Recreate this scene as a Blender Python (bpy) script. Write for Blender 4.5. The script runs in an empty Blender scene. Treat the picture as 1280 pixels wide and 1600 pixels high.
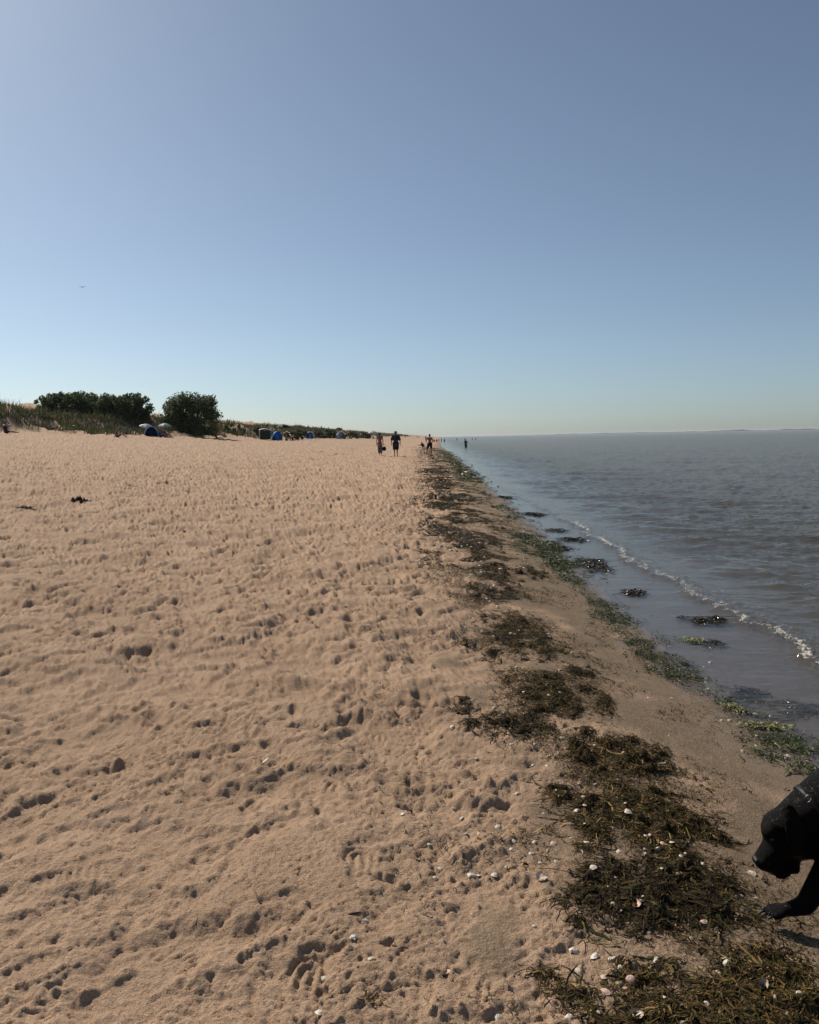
import bpy, bmesh, math, random
import numpy as np
from mathutils import Vector, Matrix, Quaternion

rng = np.random.default_rng(7)
random.seed(7)
sc = bpy.context.scene
C = sc.collection

# ------------------------------------------------------------------ camera
F_PX, CAM_H = 1250.0, 1.45            # focal length in photo pixels (1600 high), lens height
ROLL = math.radians(1.09)
PITCH = math.radians(5.337)
cam_d = bpy.data.cameras.new('camera')
cam = bpy.data.objects.new('camera', cam_d)
C.objects.link(cam)
cam_d.sensor_fit = 'VERTICAL'
cam_d.sensor_height = 36.0
cam_d.lens = 36.0 * F_PX / 1600.0
cam_d.clip_start = 0.05
cam_d.clip_end = 60000
_fw = Vector((0, math.cos(PITCH), -math.sin(PITCH)))
_u0 = Vector((0, math.sin(PITCH), math.cos(PITCH)))
_r0 = Vector((1, 0, 0))
_rt = _r0 * math.cos(ROLL) - _u0 * math.sin(ROLL)
_up = _r0 * math.sin(ROLL) + _u0 * math.cos(ROLL)
cam.matrix_world = Matrix(((_rt.x, _up.x, -_fw.x, 0), (_rt.y, _up.y, -_fw.y, 0), (_rt.z, _up.z, -_fw.z, CAM_H), (0, 0, 0, 1)))
sc.camera = cam

# ------------------------------------------------------------------ sky, sun, exposure
SUN_AZ, SUN_EL = math.radians(-41), math.radians(39)      # azimuth from +Y towards +X
world = bpy.data.worlds.new('World')
sc.world = world
world.use_nodes = True
wn = world.node_tree.nodes
wl = world.node_tree.links
bg = wn['Background']
sky = wn.new('ShaderNodeTexSky')
sky.sky_type = 'NISHITA'
sky.sun_disc = False
sky.sun_elevation = SUN_EL
sky.sun_rotation = SUN_AZ
sky.altitude = 0
sky.air_density = 0.76
sky.dust_density = 0.6
sky.ozone_density = 3.4
hsv = wn.new('ShaderNodeHueSaturation')          # hazy summer air: the whole sky a little greyer
hsv.inputs['Saturation'].default_value = 0.76
wl.new(sky.outputs[0], hsv.inputs['Color'])
tint = wn.new('ShaderNodeMix'); tint.data_type = 'RGBA'; tint.blend_type = 'MULTIPLY'; tint.inputs[0].default_value = 1.0
tint.inputs[7].default_value = (0.92, 1.0, 1.01, 1)
wl.new(hsv.outputs[0], tint.inputs[6])
wl.new(tint.outputs[2], bg.inputs[0])
bg.inputs[1].default_value = 0.082
sun_d = bpy.data.lights.new('sun', 'SUN')
sun = bpy.data.objects.new('sun', sun_d)
C.objects.link(sun)
sun_d.energy = 5.0
sun_d.angle = math.radians(0.55)
sun_d.color = (1.0, 0.90, 0.78)
SUN_DIR = Vector((math.sin(SUN_AZ) * math.cos(SUN_EL), math.cos(SUN_AZ) * math.cos(SUN_EL), math.sin(SUN_EL)))
sun.rotation_euler = (-SUN_DIR).to_track_quat('-Z', 'Y').to_euler()
sun.location = (-30, 40, 60)
sc.view_settings.view_transform = 'Standard'
sc.view_settings.look = 'None'
sc.view_settings.gamma = 1.0
sc.view_settings.use_curve_mapping = False
sc.view_settings.exposure = 0.0
sc.render.engine = 'CYCLES'
sc.cycles.max_bounces = 6
sc.cycles.transparent_max_bounces = 12
sc.cycles.caustics_reflective = False
sc.cycles.caustics_refractive = False

# ------------------------------------------------------------------ measuring: photo pixel -> place
def ray(px, py):
    u, v = px - 640.0, 800.0 - py
    d = _rt * u + _up * v + _fw * F_PX
    return d
def on_z(px, py, z=0.0):
    d = ray(px, py)
    t = (z - CAM_H) / d.z
    return d.x * t, d.y * t
def on_y(px, py, Y):
    d = ray(px, py)
    t = Y / d.y
    return Vector((d.x * t, Y, CAM_H + d.z * t))

# ------------------------------------------------------------------ helpers
def thing(name, label, cat, loc=(0, 0, 0), rz=0.0, group=None):
    o = bpy.data.objects.new(name, None)
    C.objects.link(o)
    o.location = loc
    o.rotation_euler = (0, 0, rz)
    tag(o, label, cat, group)
    return o
def tag(o, label=None, cat=None, group=None, kind=None):
    if label: o['label'] = label
    if cat: o['category'] = cat
    if group: o['group'] = group
    if kind: o['kind'] = kind
    return o
def link(name, me, mat=None, parent=None, loc=None, rot=None, scale=None):
    o = bpy.data.objects.new(name, me)
    C.objects.link(o)
    if mat is not None and len(me.materials) == 0:
        me.materials.append(mat)
    if parent is not None: o.parent = parent
    if loc is not None: o.location = loc
    if rot is not None: o.rotation_euler = rot
    if scale is not None: o.scale = scale
    return o
def np_mesh(name, V, Fc, smooth=True, col=None, attrs=None):
    """V (n,3), Fc (m,k) with k = 3 or 4; col (n,3) point colour; attrs {name: (n,)}"""
    V = np.asarray(V, np.float32); Fc = np.asarray(Fc, np.int32)
    me = bpy.data.meshes.new(name)
    n, (m, k) = len(V), Fc.shape
    me.vertices.add(n); me.vertices.foreach_set('co', V.ravel())
    me.loops.add(m * k); me.loops.foreach_set('vertex_index', Fc.ravel())
    me.polygons.add(m)
    me.polygons.foreach_set('loop_start', np.arange(0, m * k, k, dtype=np.int32))
    me.polygons.foreach_set('use_smooth', np.full(m, smooth))
    me.update(calc_edges=True)
    if col is not None:
        a = me.attributes.new('col', 'FLOAT_COLOR', 'POINT')
        c4 = np.ones((n, 4), np.float32); c4[:, :3] = col
        a.data.foreach_set('color', c4.ravel())
    for an, av in (attrs or {}).items():
        a = me.attributes.new(an, 'FLOAT', 'POINT')
        a.data.foreach_set('value', np.asarray(av, np.float32).ravel())
    return me
def bm_mesh(name, bm, smooth=True):
    me = bpy.data.meshes.new(name)
    bm.normal_update()
    bm.to_mesh(me); bm.free()
    me.polygons.foreach_set('use_smooth', np.full(len(me.polygons), smooth))
    return me
def smoothstep(a, b, x):
    t = np.clip((x - a) / (b - a), 0, 1)
    return t * t * (3 - 2 * t)

# periodic random tiles, band limited
def tile(n, lo, hi, beta, seed, angle=None, spread=0.5):
    r = np.random.default_rng(seed)
    kx = np.fft.fftfreq(n) * n
    KX, KY = np.meshgrid(kx, kx)
    K = np.hypot(KX, KY)
    A = np.zeros_like(K)
    m = (K >= lo) & (K <= hi)
    A[m] = K[m] ** (-beta)
    if angle is not None:
        th = np.arctan2(KY, KX) - angle
        A *= np.exp(-(np.sin(th) / spread) ** 2)
    f = np.fft.ifft2(A * np.exp(2j * np.pi * r.random((n, n)))).real
    return ((f - f.mean()) / f.std()).astype(np.float32)
def samp(T, x, y, size):
    n = T.shape[0]
    u = (x / size * n) % n; v = (y / size * n) % n
    i = np.floor(u).astype(np.int64); j = np.floor(v).astype(np.int64)
    fu = u - i; fv = v - j
    i %= n; j %= n
    i1 = (i + 1) % n; j1 = (j + 1) % n
    return (T[j, i] * (1 - fu) + T[j, i1] * fu) * (1 - fv) + (T[j1, i] * (1 - fu) + T[j1, i1] * fu) * fv
T_low = tile(256, 2, 14, 1.2, 1)
T_mid = tile(512, 8, 60, 1.55, 2)
T_mid2 = tile(512, 8, 60, 1.55, 3)
T_rough = tile(1024, 34, 150, 0.9, 6)
T_fine = tile(1024, 110, 400, 0.6, 4)
T_fine2 = tile(1024, 60, 240, 0.8, 5)

# ------------------------------------------------------------------ material kit
def mat(name):
    m = bpy.data.materials.new(name)
    m.use_nodes = True
    nt = m.node_tree
    return m, nt, nt.nodes['Principled BSDF'], nt.nodes, nt.links
def setp(b, color=None, rough=None, spec=None, **kw):
    if color is not None: b.inputs['Base Color'].default_value = (*color, 1)
    if rough is not None: b.inputs['Roughness'].default_value = rough
    if spec is not None: b.inputs['Specular IOR Level'].default_value = spec
    for k, v in kw.items(): b.inputs[k].default_value = v
def mixrgb(nt, fac, a, b, mode='MIX'):
    n = nt.nodes.new('ShaderNodeMix'); n.data_type = 'RGBA'; n.blend_type = mode
    for sock, v in ((n.inputs[0], fac), (n.inputs[6], a), (n.inputs[7], b)):
        if isinstance(v, bpy.types.NodeSocket): nt.links.new(v, sock)
        elif isinstance(v, tuple): sock.default_value = (*v, 1)
        else: sock.default_value = v
    return n.outputs[2]
def mth(nt, op, a, b=None, clamp=False):
    n = nt.nodes.new('ShaderNodeMath'); n.operation = op; n.use_clamp = clamp
    for s, v in zip(n.inputs, (a, b)):
        if v is None: continue
        if isinstance(v, bpy.types.NodeSocket): nt.links.new(v, s)
        else: s.default_value = v
    return n.outputs[0]
def mrange(nt, v, a, b, c=0.0, d=1.0):
    n = nt.nodes.new('ShaderNodeMapRange'); n.clamp = True
    nt.links.new(v, n.inputs[0])
    for i, x in enumerate((a, b, c, d)): n.inputs[i + 1].default_value = x
    return n.outputs[0]
def noise(nt, scale, detail=3, rough=0.55, vec=None):
    n = nt.nodes.new('ShaderNodeTexNoise')
    n.inputs['Scale'].default_value = scale; n.inputs['Detail'].default_value = detail; n.inputs['Roughness'].default_value = rough
    if vec is not None: nt.links.new(vec, n.inputs['Vector'])
    return n.outputs['Fac']
def attr(nt, name):
    n = nt.nodes.new('ShaderNodeAttribute'); n.attribute_name = name
    return n
def pos(nt):
    return nt.nodes.new('ShaderNodeNewGeometry').outputs['Position']
def objco(nt):
    return nt.nodes.new('ShaderNodeTexCoord').outputs['Object']
def bump(nt, b, height, strength, dist):
    n = nt.nodes.new('ShaderNodeBump')
    n.inputs['Strength'].default_value = strength; n.inputs['Distance'].default_value = dist
    nt.links.new(height, n.inputs['Height'])
    nt.links.new(n.outputs[0], b.inputs['Normal'])
    return n
def plain(name, color, rough=0.7, spec=0.3, vary=0.18, scale=6.0, bmp=0.0):
    """a plain colour with a little uneven tone"""
    m, nt, b, nn, ll = mat(name)
    setp(b, color, rough, spec)
    f = noise(nt, scale, 4, 0.6, objco(nt))
    c = mixrgb(nt, mrange(nt, f, 0.3, 0.7), tuple(x * (1 - vary) for x in color), tuple(min(1, x * (1 + vary)) for x in color))
    ll.new(c, b.inputs['Base Color'])
    if bmp: bump(nt, b, f, 0.4, bmp)
    return m
def attr_mat(name, rough=0.8, spec=0.3, trans=0.0):
    m, nt, b, nn, ll = mat(name)
    setp(b, None, rough, spec)
    a = attr(nt, 'col')
    ll.new(a.outputs['Color'], b.inputs['Base Color'])
    if trans > 0:
        tr = nn.new('ShaderNodeBsdfTranslucent'); mx = nn.new('ShaderNodeMixShader')
        ll.new(a.outputs['Color'], tr.inputs[0]); mx.inputs[0].default_value = trans
        ll.new(b.outputs[0], mx.inputs[1]); ll.new(tr.outputs[0], mx.inputs[2])
        ll.new(mx.outputs[0], nn['Material Output'].inputs[0])
    return m

# ------------------------------------------------------------------ the beach: shape of the land
_yw = np.array([-60, 3.9, 5, 6.3, 8, 10.3, 12.5, 17.4, 23.4, 39, 70, 142, 300, 600, 1500, 4000, 20000], float)
_xw = np.array([2.0, 2.04, 1.99, 1.97, 2.06, 2.14, 2.23, 2.44, 2.66, 3.16, 4.0, 5.9, 12, 24, 60, 160, 800], float)
def x_water(y):                                   # where the water meets the sand
    return np.interp(y, _yw, _xw) + 0.05 * samp(T_low, y * 1.0, y * 0.13 + 3, 16.0) * smoothstep(80, 20, y)
_yb = np.array([-200, 40, 65, 75, 100, 120, 160, 210, 300, 500, 700, 1200, 4000, 20000], float)
_xb = np.array([-42, -38, -33.5, -29, -25.5, -22, -20, -19, -16.5, -10, -2, 14, 90, 600], float)
def x_dune(y):                                    # foot of the dunes
    return np.interp(y, _yb, _xb)
_pd = np.array([-6000, -200, -30, -8, -1.5, 0, 0.5, 1.1, 2.0, 4, 8, 400], float)
_pz = np.array([-4, -4, -2, -0.65, -0.275, -0.22, -0.165, -0.06, -0.01, 0.0, 0.02, 0.02], float)
WATER_Z = -0.214
def land(x, y):
    d = x_water(y) - x
    z = np.interp(d, _pd, _pz)
    z = z + 2.4 * np.clip((d - 5) / 31, 0, 2.2) ** 1.35
    z = z + 0.13 * smoothstep(10, 60, y) * smoothstep(1.5, 4, d)
    t = x_dune(y) - x + 1.6 * samp(T_low, x, y, 60.0)
    hc = np.interp(y, [0, 65, 95, 125, 300, 600, 3000], [1.2, 1.3, 1.3, 1.3, 1.35, 1.0, 0.6])
    z = z + hc * smoothstep(0, 8, t) * (0.85 + 0.22 * samp(T_low, x + 11, y, 45.0)) + 0.15 * smoothstep(-5, 2, t) * samp(T_mid, x, y, 40.0)
    # little pool behind the weed at the water's edge
    z = z - 0.05 * np.exp(-(((x - 2.16) / 0.17) ** 2 + ((y - 4.72) / 0.22) ** 2) ** 2)
    return z

# grid rows and columns of the sheet
rows = [-60, -20, -8, -4, -2, -1, 0, 0.6, 1.0, 1.25, 1.45]
yy = 1.55
while yy < 13000:
    rows.append(yy)
    yy += max(0.0050, 0.00208 * yy ** 1.5)
rows = np.array(rows + [13500.0])
NR = len(rows)
ND = 850
tL = np.array([-2.2, -1.0, -0.4, -0.16, -0.06])
tR = np.array([0.05, 0.15, 0.5, 2.0])
tt = np.concatenate([tL, np.linspace(0, 1, ND), 1 + tR])
NCOL = len(tt)
yv = np.maximum(rows, 0.3)
xl = -(0.56 * yv + 1.9)
xr = np.minimum(0.56 * yv + 0.7, x_water(rows) + 1.1)
span = np.maximum(xr - xl, 30.0)
def _xs(r):
    x = xl[r] + tt * (xr[r] - xl[r])
    lo = tt < 0; hi = tt > 1
    x[lo] = xl[r] + tt[lo] * span[r] * 2.0
    x[hi] = xr[r] + (tt[hi] - 1) * span[r]
    return x
GX = np.clip(np.stack([_xs(r) for r in range(NR)]), -15000, 15000) + np.linspace(0, 1, NCOL)[None] * 1e-2
GY = np.repeat(rows[:, None], NCOL, 1)
GZ = land(GX, GY)
D = x_water(GY) - GX                                # metres inland of the water's edge
dry = smoothstep(1.05, 2.1, D + 0.25 * samp(T_low, GX, GY, 3.0))
fade_far = smoothstep(220, 60, GY)
tread = smoothstep(1.3, 2.4, D)
# trampled soft sand
rel = 0.010 * samp(T_low, GX, GY, 7.0) * dry
ca, sa = math.cos(0.6), math.sin(0.6)
wpx = 0.060 * samp(T_mid, GX + 5, GY + 2, 7.0) + 0.022 * samp(T_rough, GX, GY, 6.6) * smoothstep(12, 5, GY)
wpy = 0.060 * samp(T_mid2, GX + 1, GY + 7, 7.3) + 0.022 * samp(T_rough, GX + 2, GY + 1, 7.1) * smoothstep(12, 5, GY)
WX, WY = GX + wpx, GY + wpy
m1 = samp(T_mid, WX * 1.15, WY * 0.92, 8.0)
m2 = samp(T_mid2, (WX * ca + WY * sa) * 0.62, -WX * sa + WY * ca, 5.3)
rdg = np.abs(m1 + 0.35 * m2) * 0.85 + np.abs(m2 * 0.8 - 0.5 * m1) * 0.55      # sharp crests, rounded hollows
rdg = 1.15 * np.tanh(rdg / 1.15)
rel += (0.0030 * m1 + 0.0030 * m2 - 0.0260 * (rdg - 0.7)) * (0.07 + 0.93 * dry) * fade_far
crestn = np.exp(-(rdg / 0.55) ** 2)                    # broken, clotted sand gathers on the crests
r1 = samp(T_rough, (WX * ca + WY * sa) * 0.7, -WX * sa + WY * ca, 4.3)
r2 = samp(T_rough, WX * 0.9 + 1.7, WY * 1.1, 6.1)
rgh = smoothstep(-0.9, 1.1, samp(T_mid, GX, GY, 19.0))
rel += (0.0014 * r1 + 0.0014 * r2 - 0.0050 * np.tanh(np.abs(r1 + 0.6 * r2))) * (0.10 + 0.55 * rgh + 0.75 * crestn) * (0.10 + 0.90 * dry) * smoothstep(16, 6, GY)
rel += 0.0150 * samp(T_mid2, WX * ca - WY * sa, (WX * sa + WY * ca) * 1.25, 15.0) * dry * smoothstep(9, 4, GY)      # soft treads
grow = 1.05 + 0.75 * smoothstep(2.4, 6.5, GY) + 0.8 * smoothstep(5, 28, GY)
rel *= grow

def window(cx, cy, rad):
    r0 = int(np.searchsorted(rows, cy - rad)); r1 = int(np.searchsorted(rows, cy + rad))
    if r1 - r0 < 1: return None
    e = np.array([r0, min(r1, NR - 1)])
    c0 = len(tL) + int(((cx - rad - xl[e]) / (xr[e] - xl[e]) * (ND - 1)).min()) - 3
    c1 = len(tL) + int(((cx + rad - xl[e]) / (xr[e] - xl[e]) * (ND - 1)).max()) + 4
    c0 = max(c0, 0); c1 = min(c1, NCOL)
    if c1 - c0 < 2: return None
    return slice(r0, r1), slice(c0, c1)
def stamp(cx, cy, ang, L, W, dep, soft, rim, style=None):
    w = window(cx, cy, L * 1.1)
    if w is None: return
    dx = GX[w] - cx; dy = GY[w] - cy
    a = -dx * math.sin(ang) + dy * math.cos(ang)        # along the foot (ang 0 = towards +Y)
    b = dx * math.cos(ang) + dy * math.sin(ang)
    an = a / (L / 2)
    wd = W / 2 * (0.86 + 0.22 * np.clip(an, -1, 1) - 0.20 * np.exp(-((an + 0.1) / 0.3) ** 2))
    wob = 0.10 * m1[w] + 0.06 * m2[w]
    q = np.sqrt(an ** 2 + (b / wd) ** 2) + wob * (1.0 if soft > 0.3 else 0.35)
    hole = 1 - smoothstep(1 - soft, 1.04, q)
    ring = np.exp(-((q - 1.22) / 0.20) ** 2)
    h = -dep * hole * (1 + 0.25 * an) + rim * ring * (0.75 - 0.35 * an)
    if style == 'arch':
        r = np.sqrt(b ** 2 + np.maximum(0, a - L * 0.18) ** 2)
        h += 0.0085 * hole * np.cos(2 * np.pi * r / 0.034) * smoothstep(-0.25, 0.1, an)
    elif style == 'bars':
        h += 0.0038 * hole * np.cos(2 * np.pi * (a + 0.15 * b) / 0.030)
    elif style == 'grid':
        h += 0.0022 * hole * (np.cos(2 * np.pi * (a + 1.5 * b * b) / 0.030) + 0.5 * np.cos(2 * np.pi * b / 0.03))
    elif style == 'toes':
        h += 0.005 * np.exp(-((q - 0.97) / 0.12) ** 2) * np.cos(2 * np.pi * b / 0.024) * smoothstep(0.5, 0.8, an)
    hs = hole.sum()
    mu = float((rel[w] * hole).sum() / hs) if hs > 1e-6 else 0.0          # the foot levels the sand under it
    rel[w] = rel[w] + (mu - rel[w]) * (0.65 if style else 0.5) * hole + h
# worn prints: people have walked along the beach both ways
n_st = 6000
ys = 1.5 + 33 * rng.random(n_st) ** 0.62
for k in range(n_st):
    y = ys[k]
    x = rng.uniform(-(0.56 * y + 1.7), min(0.56 * y + 0.4, x_water(y) - 1.15))
    ang = rng.choice([0.0, math.pi]) + rng.normal(0, 0.55)
    if rng.random() < 0.2: ang = rng.uniform(0, 2 * math.pi)
    dp = rng.uniform(0.006, 0.019) * float(np.interp(y, [2, 3.5, 6, 12, 20], [0.65, 1.3, 2.3, 2.5, 2.6]))
    dd = x_water(y) - x
    if dd < 1.9: dp *= 0.45
    L = rng.uniform(0.20, 0.32)
    st = None
    if y < 5 and rng.random() < 0.10: st = rng.choice(['arch', 'toes', 'grid'])
    stamp(x, y, ang, L, L * rng.uniform(0.36, 0.5), dp, rng.uniform(0.6, 1.0) if y < 4 else rng.uniform(0.25, 0.75), dp * rng.uniform(0.2, 0.6), st)
# heel digs and small pits
for k in range(8):
    y = 1.6 + 14 * rng.random() ** 0.7
    x = rng.uniform(-(0.56 * y + 0.5), min(0.56 * y + 0.4, x_water(y) - 1.3))
    L = rng.uniform(0.05, 0.11)
    dp = rng.uniform(0.005, 0.014)
    stamp(x, y, rng.uniform(0, 6.28), L, L * rng.uniform(0.6, 0.9), dp, 0.5, dp * 0.5)
# dry sand slides back to its angle of repose
def slump(n_it, near_slope):
    ra, rb = int(np.searchsorted(rows, 1.45)), int(np.searchsorted(rows, 10.0))
    ca_, cb_ = len(tL), len(tL) + ND
    R = rel[ra:rb, ca_:cb_].astype(np.float32).copy()
    lim = np.interp(rows[ra:rb], [2.6, 5.5, 10], [near_slope, near_slope + 0.33, near_slope + 0.7]).astype(np.float32)[:, None]
    my = lim[:-1] * np.diff(rows[ra:rb]).astype(np.float32)[:, None]
    mx = lim * ((xr - xl)[ra:rb, None] / (ND - 1)).astype(np.float32)
    for _ in range(n_it):
        d = np.diff(R, axis=0); e = np.sign(d) * np.maximum(np.abs(d) - my, 0) * 0.23
        R[:-1] += e; R[1:] -= e
        d = np.diff(R, axis=1); e = np.sign(d) * np.maximum(np.abs(d) - mx, 0) * 0.23
        R[:, :-1] += e; R[:, 1:] -= e
    rel[ra:rb, ca_:cb_] = R
# the sharp fresh prints one can make out
FRESH = ((590, 1142, 0.05, 0.30, 0.14, 0.011, 'arch'), (518, 1224, -0.05, 0.30, 0.135, 0.011, 'arch'),
        (563, 1352, 0.12, 0.31, 0.14, 0.012, 'arch'), (474, 1532, -0.1, 0.31, 0.145, 0.001, 'arch'), (567, 1082, 0.0, 0.28, 0.13, 0.009, 'arch'),
        (615, 1035, 0.1, 0.25, 0.11, 0.008, 'arch'), (168, 1250, -0.35, 0.33, 0.15, 0.012, 'grid'), (250, 1225, -1.0, 0.28, 0.11, 0.013, 'bars'),
        (180, 1130, -0.9, 0.28, 0.11, 0.010, 'grid'), (320, 1070, -0.2, 0.28, 0.11, 0.010, 'bars'), (205, 1528, -0.85, 0.33, 0.13, 0.002, 'toes'),
        (40, 1265, -0.5, 0.30, 0.13, 0.014, 'grid'), (118, 1370, -1.1, 0.28, 0.12, 0.012, 'bars'), (25, 1530, -0.8, 0.28, 0.12, 0.012, 'bars'),
        (725, 1405, -0.05, 0.24, 0.10, 0.012, None), (440, 1408, -1.3, 0.17, 0.09, 0.017, None), (70, 1430, -0.9, 0.27, 0.11, 0.013, None))
for px, py, ang, L, W, dp, sty in FRESH:
    x, y = on_z(px, py, 0.0)
    stamp(x, y, ang, L, W, dp * 0.8, 0.25, dp * 0.45, None)
ra, rb = int(np.searchsorted(rows, 1.45)), int(np.searchsorted(rows, 8.0))
cap = np.interp(GY, [2, 4, 7, 11, 12], [0.027, 0.042, 0.075, 0.14, 0.3])
rel = cap * np.tanh(rel / cap)                          # no hole is deep
B_ = rel[ra:rb].copy()
for _ in range(2):                                      # wind has rounded the old prints
    B_[1:-1] = 0.25 * B_[:-2] + 0.5 * B_[1:-1] + 0.25 * B_[2:]
    B_[:, 1:-1] = 0.25 * B_[:, :-2] + 0.5 * B_[:, 1:-1] + 0.25 * B_[:, 2:]
wgt = smoothstep(7.5, 2.8, rows[ra:rb])[:, None]
rel[ra:rb] = rel[ra:rb] * (1 - wgt) + B_ * wgt
slump(200, 0.58)
rel += (0.0030 * r1 + 0.0030 * r2 - 0.0072 * np.tanh(np.abs(0.8 * r1 + 0.7 * r2))) * (0.50 + 0.45 * rgh + 0.3 * crestn) * dry * smoothstep(8, 3.8, GY) * (0.5 + 0.5 * smoothstep(2.0, 3.6, GY))
for px, py, ang, L, W, dp, sty in FRESH:                # the pattern of the sole, still crisp
    if sty:
        x, y = on_z(px, py, 0.0)
        stamp(x, y, ang, L, W, 0.001, 0.25, 0.0005, sty)
slump(3, 1.2)
# crumbs and clods
near = smoothstep(14, 5, GY)
f1 = samp(T_fine, GX, GY, 4.0)
f2 = samp(T_fine2, GX * ca - GY * sa, GX * sa + GY * ca, 4.7)
patch = smoothstep(0.1, 1.3, samp(T_low, GX + 3, GY, 4.2) + 0.35 * samp(T_mid, GX, GY, 9.0))
damp_band = smoothstep(0.15, 0.6, D) * smoothstep(2.9, 1.7, D)
rel += near * (0.0008 * f1 + 0.0010 * f2) * (0.35 + 0.65 * dry + 0.4 * damp_band)
rel += near * 0.0034 * np.clip(f1 * 0.7 + f2 * 0.7 - 0.8, 0, 1.2) * ((0.45 * patch + 0.9 * crestn) * dry + 0.6 * damp_band)
# low dimples by the water stay smooth
rel *= 0.25 + 0.75 * smoothstep(0.2, 1.0, D)
rel *= smoothstep(-0.6, 0.3, D)
GZ = GZ + rel

def ground_z(x, y):
    x = np.atleast_1d(np.asarray(x, float)); y = np.atleast_1d(np.asarray(y, float))
    r = np.clip(np.searchsorted(rows, y) - 1, 0, NR - 2)
    fy = np.clip((y - rows[r]) / (rows[r + 1] - rows[r]), 0, 1)
    out = np.zeros(len(x))
    for rr, wgt in ((r, 1 - fy), (r + 1, fy)):
        c = (x - xl[rr]) / (xr[rr] - xl[rr]) * (ND - 1)
        inside = (c >= 0) & (c < ND - 1)
        ci = np.clip(np.floor(c).astype(int), 0, ND - 2)
        fc = c - ci
        z = GZ[rr, ci + len(tL)] * (1 - fc) + GZ[rr, ci + 1 + len(tL)] * fc
        out += wgt * np.where(inside, z, land(x, y))
    return out
def gz(x, y):
    return float(ground_z([x], [y])[0])

idx = np.arange(NR * NCOL).reshape(NR, NCOL)
quads = np.stack([idx[:-1, :-1], idx[:-1, 1:], idx[1:, 1:], idx[1:, :-1]], -1).reshape(-1, 4)
damp = smoothstep(1.9, 0.55, D + 0.30 * samp(T_low, GX, GY, 3.0) + 0.10 * samp(T_mid, GX, GY, 6.0))
wet = smoothstep(0.50, 0.02, D + 0.07 * samp(T_mid, GX, GY * 0.5, 5.0))
damp *= smoothstep(200, 60, GY) * 0.6 + 0.4
wrack_x = np.interp(GY, [1, 2, 3, 4.5, 7, 12, 19, 40, 84, 200], [0.85, 0.80, 0.80, 0.78, 0.72, 0.75, 0.92, 1.35, 2.1, 4.6])
litter = np.exp(-((GX - wrack_x - 0.05) / (0.36 + 0.004 * GY)) ** 2) * (0.35 + 0.65 * smoothstep(-0.8, 0.9, samp(T_mid, GX, GY * 0.7, 9.0) + 0.5 * samp(T_low, GX, GY, 9.0)))
litter += 0.5 * np.exp(-((GX - (x_water(GY) - 0.22)) / 0.16) ** 2) * smoothstep(2.5, 4, GY)
litter *= smoothstep(200, 90, GY)
beach_me = np_mesh('sand_beach', np.stack([GX, GY, GZ], -1).reshape(-1, 3), quads, True,
                   attrs={'damp': damp, 'wet': wet, 'litter': litter, 'dune': smoothstep(-1.0, 3.0, x_dune(GY) - GX)})

m_sand, nt, b, nn, ll = mat('beach_sand')
P = pos(nt)
a_damp, a_wet = attr(nt, 'damp').outputs['Fac'], attr(nt, 'wet').outputs['Fac']
g_big = noise(nt, 1.3, 5, 0.6, P)
g_mid = noise(nt, 14, 4, 0.6, P)
g_grain = noise(nt, 420, 2, 0.7, P)
c_dry = mixrgb(nt, mrange(nt, g_big, 0.3, 0.7), (0.475, 0.325, 0.212), (0.63, 0.44, 0.300))
c_dry = mixrgb(nt, mrange(nt, g_mid, 0.35, 0.7, 0, 0.35), c_dry, (0.44, 0.298, 0.188))
c_damp = mixrgb(nt, mrange(nt, g_mid, 0.3, 0.7), (0.235, 0.172, 0.110), (0.32, 0.24, 0.158))
c_wet = mixrgb(nt, mrange(nt, g_mid, 0.35, 0.65), (0.155, 0.112, 0.088), (0.20, 0.148, 0.118))
c = mixrgb(nt, a_damp, c_dry, c_damp)
c = mixrgb(nt, a_wet, c, c_wet)
spk = mrange(nt, g_grain, 0.36, 0.64, 0.48, 1.08)
c = mixrgb(nt, 1.0, c, mixrgb(nt, spk, (0, 0, 0), (1, 1, 1)), 'MULTIPLY')
vor = nn.new('ShaderNodeTexVoronoi'); vor.inputs['Scale'].default_value = 160; ll.new(P, vor.inputs['Vector'])
sepc = nn.new('ShaderNodeSeparateColor'); ll.new(vor.outputs['Color'], sepc.inputs[0])
chip = mth(nt, 'MULTIPLY', mth(nt, 'GREATER_THAN', sepc.outputs[0], 0.965), mth(nt, 'LESS_THAN', vor.outputs['Distance'], 0.34))
c = mixrgb(nt, mth(nt, 'MULTIPLY', chip, 0.7), c, (0.62, 0.50, 0.40))
dark = mth(nt, 'MULTIPLY', mth(nt, 'LESS_THAN', sepc.outputs[1], 0.05), mth(nt, 'LESS_THAN', vor.outputs['Distance'], 0.4))
c = mixrgb(nt, mth(nt, 'MULTIPLY', dark, 0.65), c, (0.06, 0.04, 0.03))
lit = attr(nt, 'litter').outputs['Fac']
l_n = noise(nt, 75, 4, 0.7, P)
l_m = mrange(nt, mth(nt, 'ADD', mth(nt, 'MULTIPLY', lit, 0.31), l_n), 0.68, 0.76)
c = mixrgb(nt, mth(nt, 'MULTIPLY', l_m, 0.85), c, mixrgb(nt, mrange(nt, g_grain, 0.4, 0.6), (0.025, 0.020, 0.012), (0.12, 0.085, 0.045)))
ll.new(c, b.inputs['Base Color'])
ll.new(mrange(nt, a_wet, 0.0, 1.0, 0.92, 0.30), b.inputs['Roughness'])
ll.new(mrange(nt, a_wet, 0.0, 1.0, 0.12, 0.5), b.inputs['Specular IOR Level'])
hgt = mth(nt, 'ADD', mth(nt, 'MULTIPLY', g_grain, 0.5), mth(nt, 'MULTIPLY', noise(nt, 110, 3, 0.6, P), 1.0))
bp = bump(nt, b, hgt, 0.6, 0.010)
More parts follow.
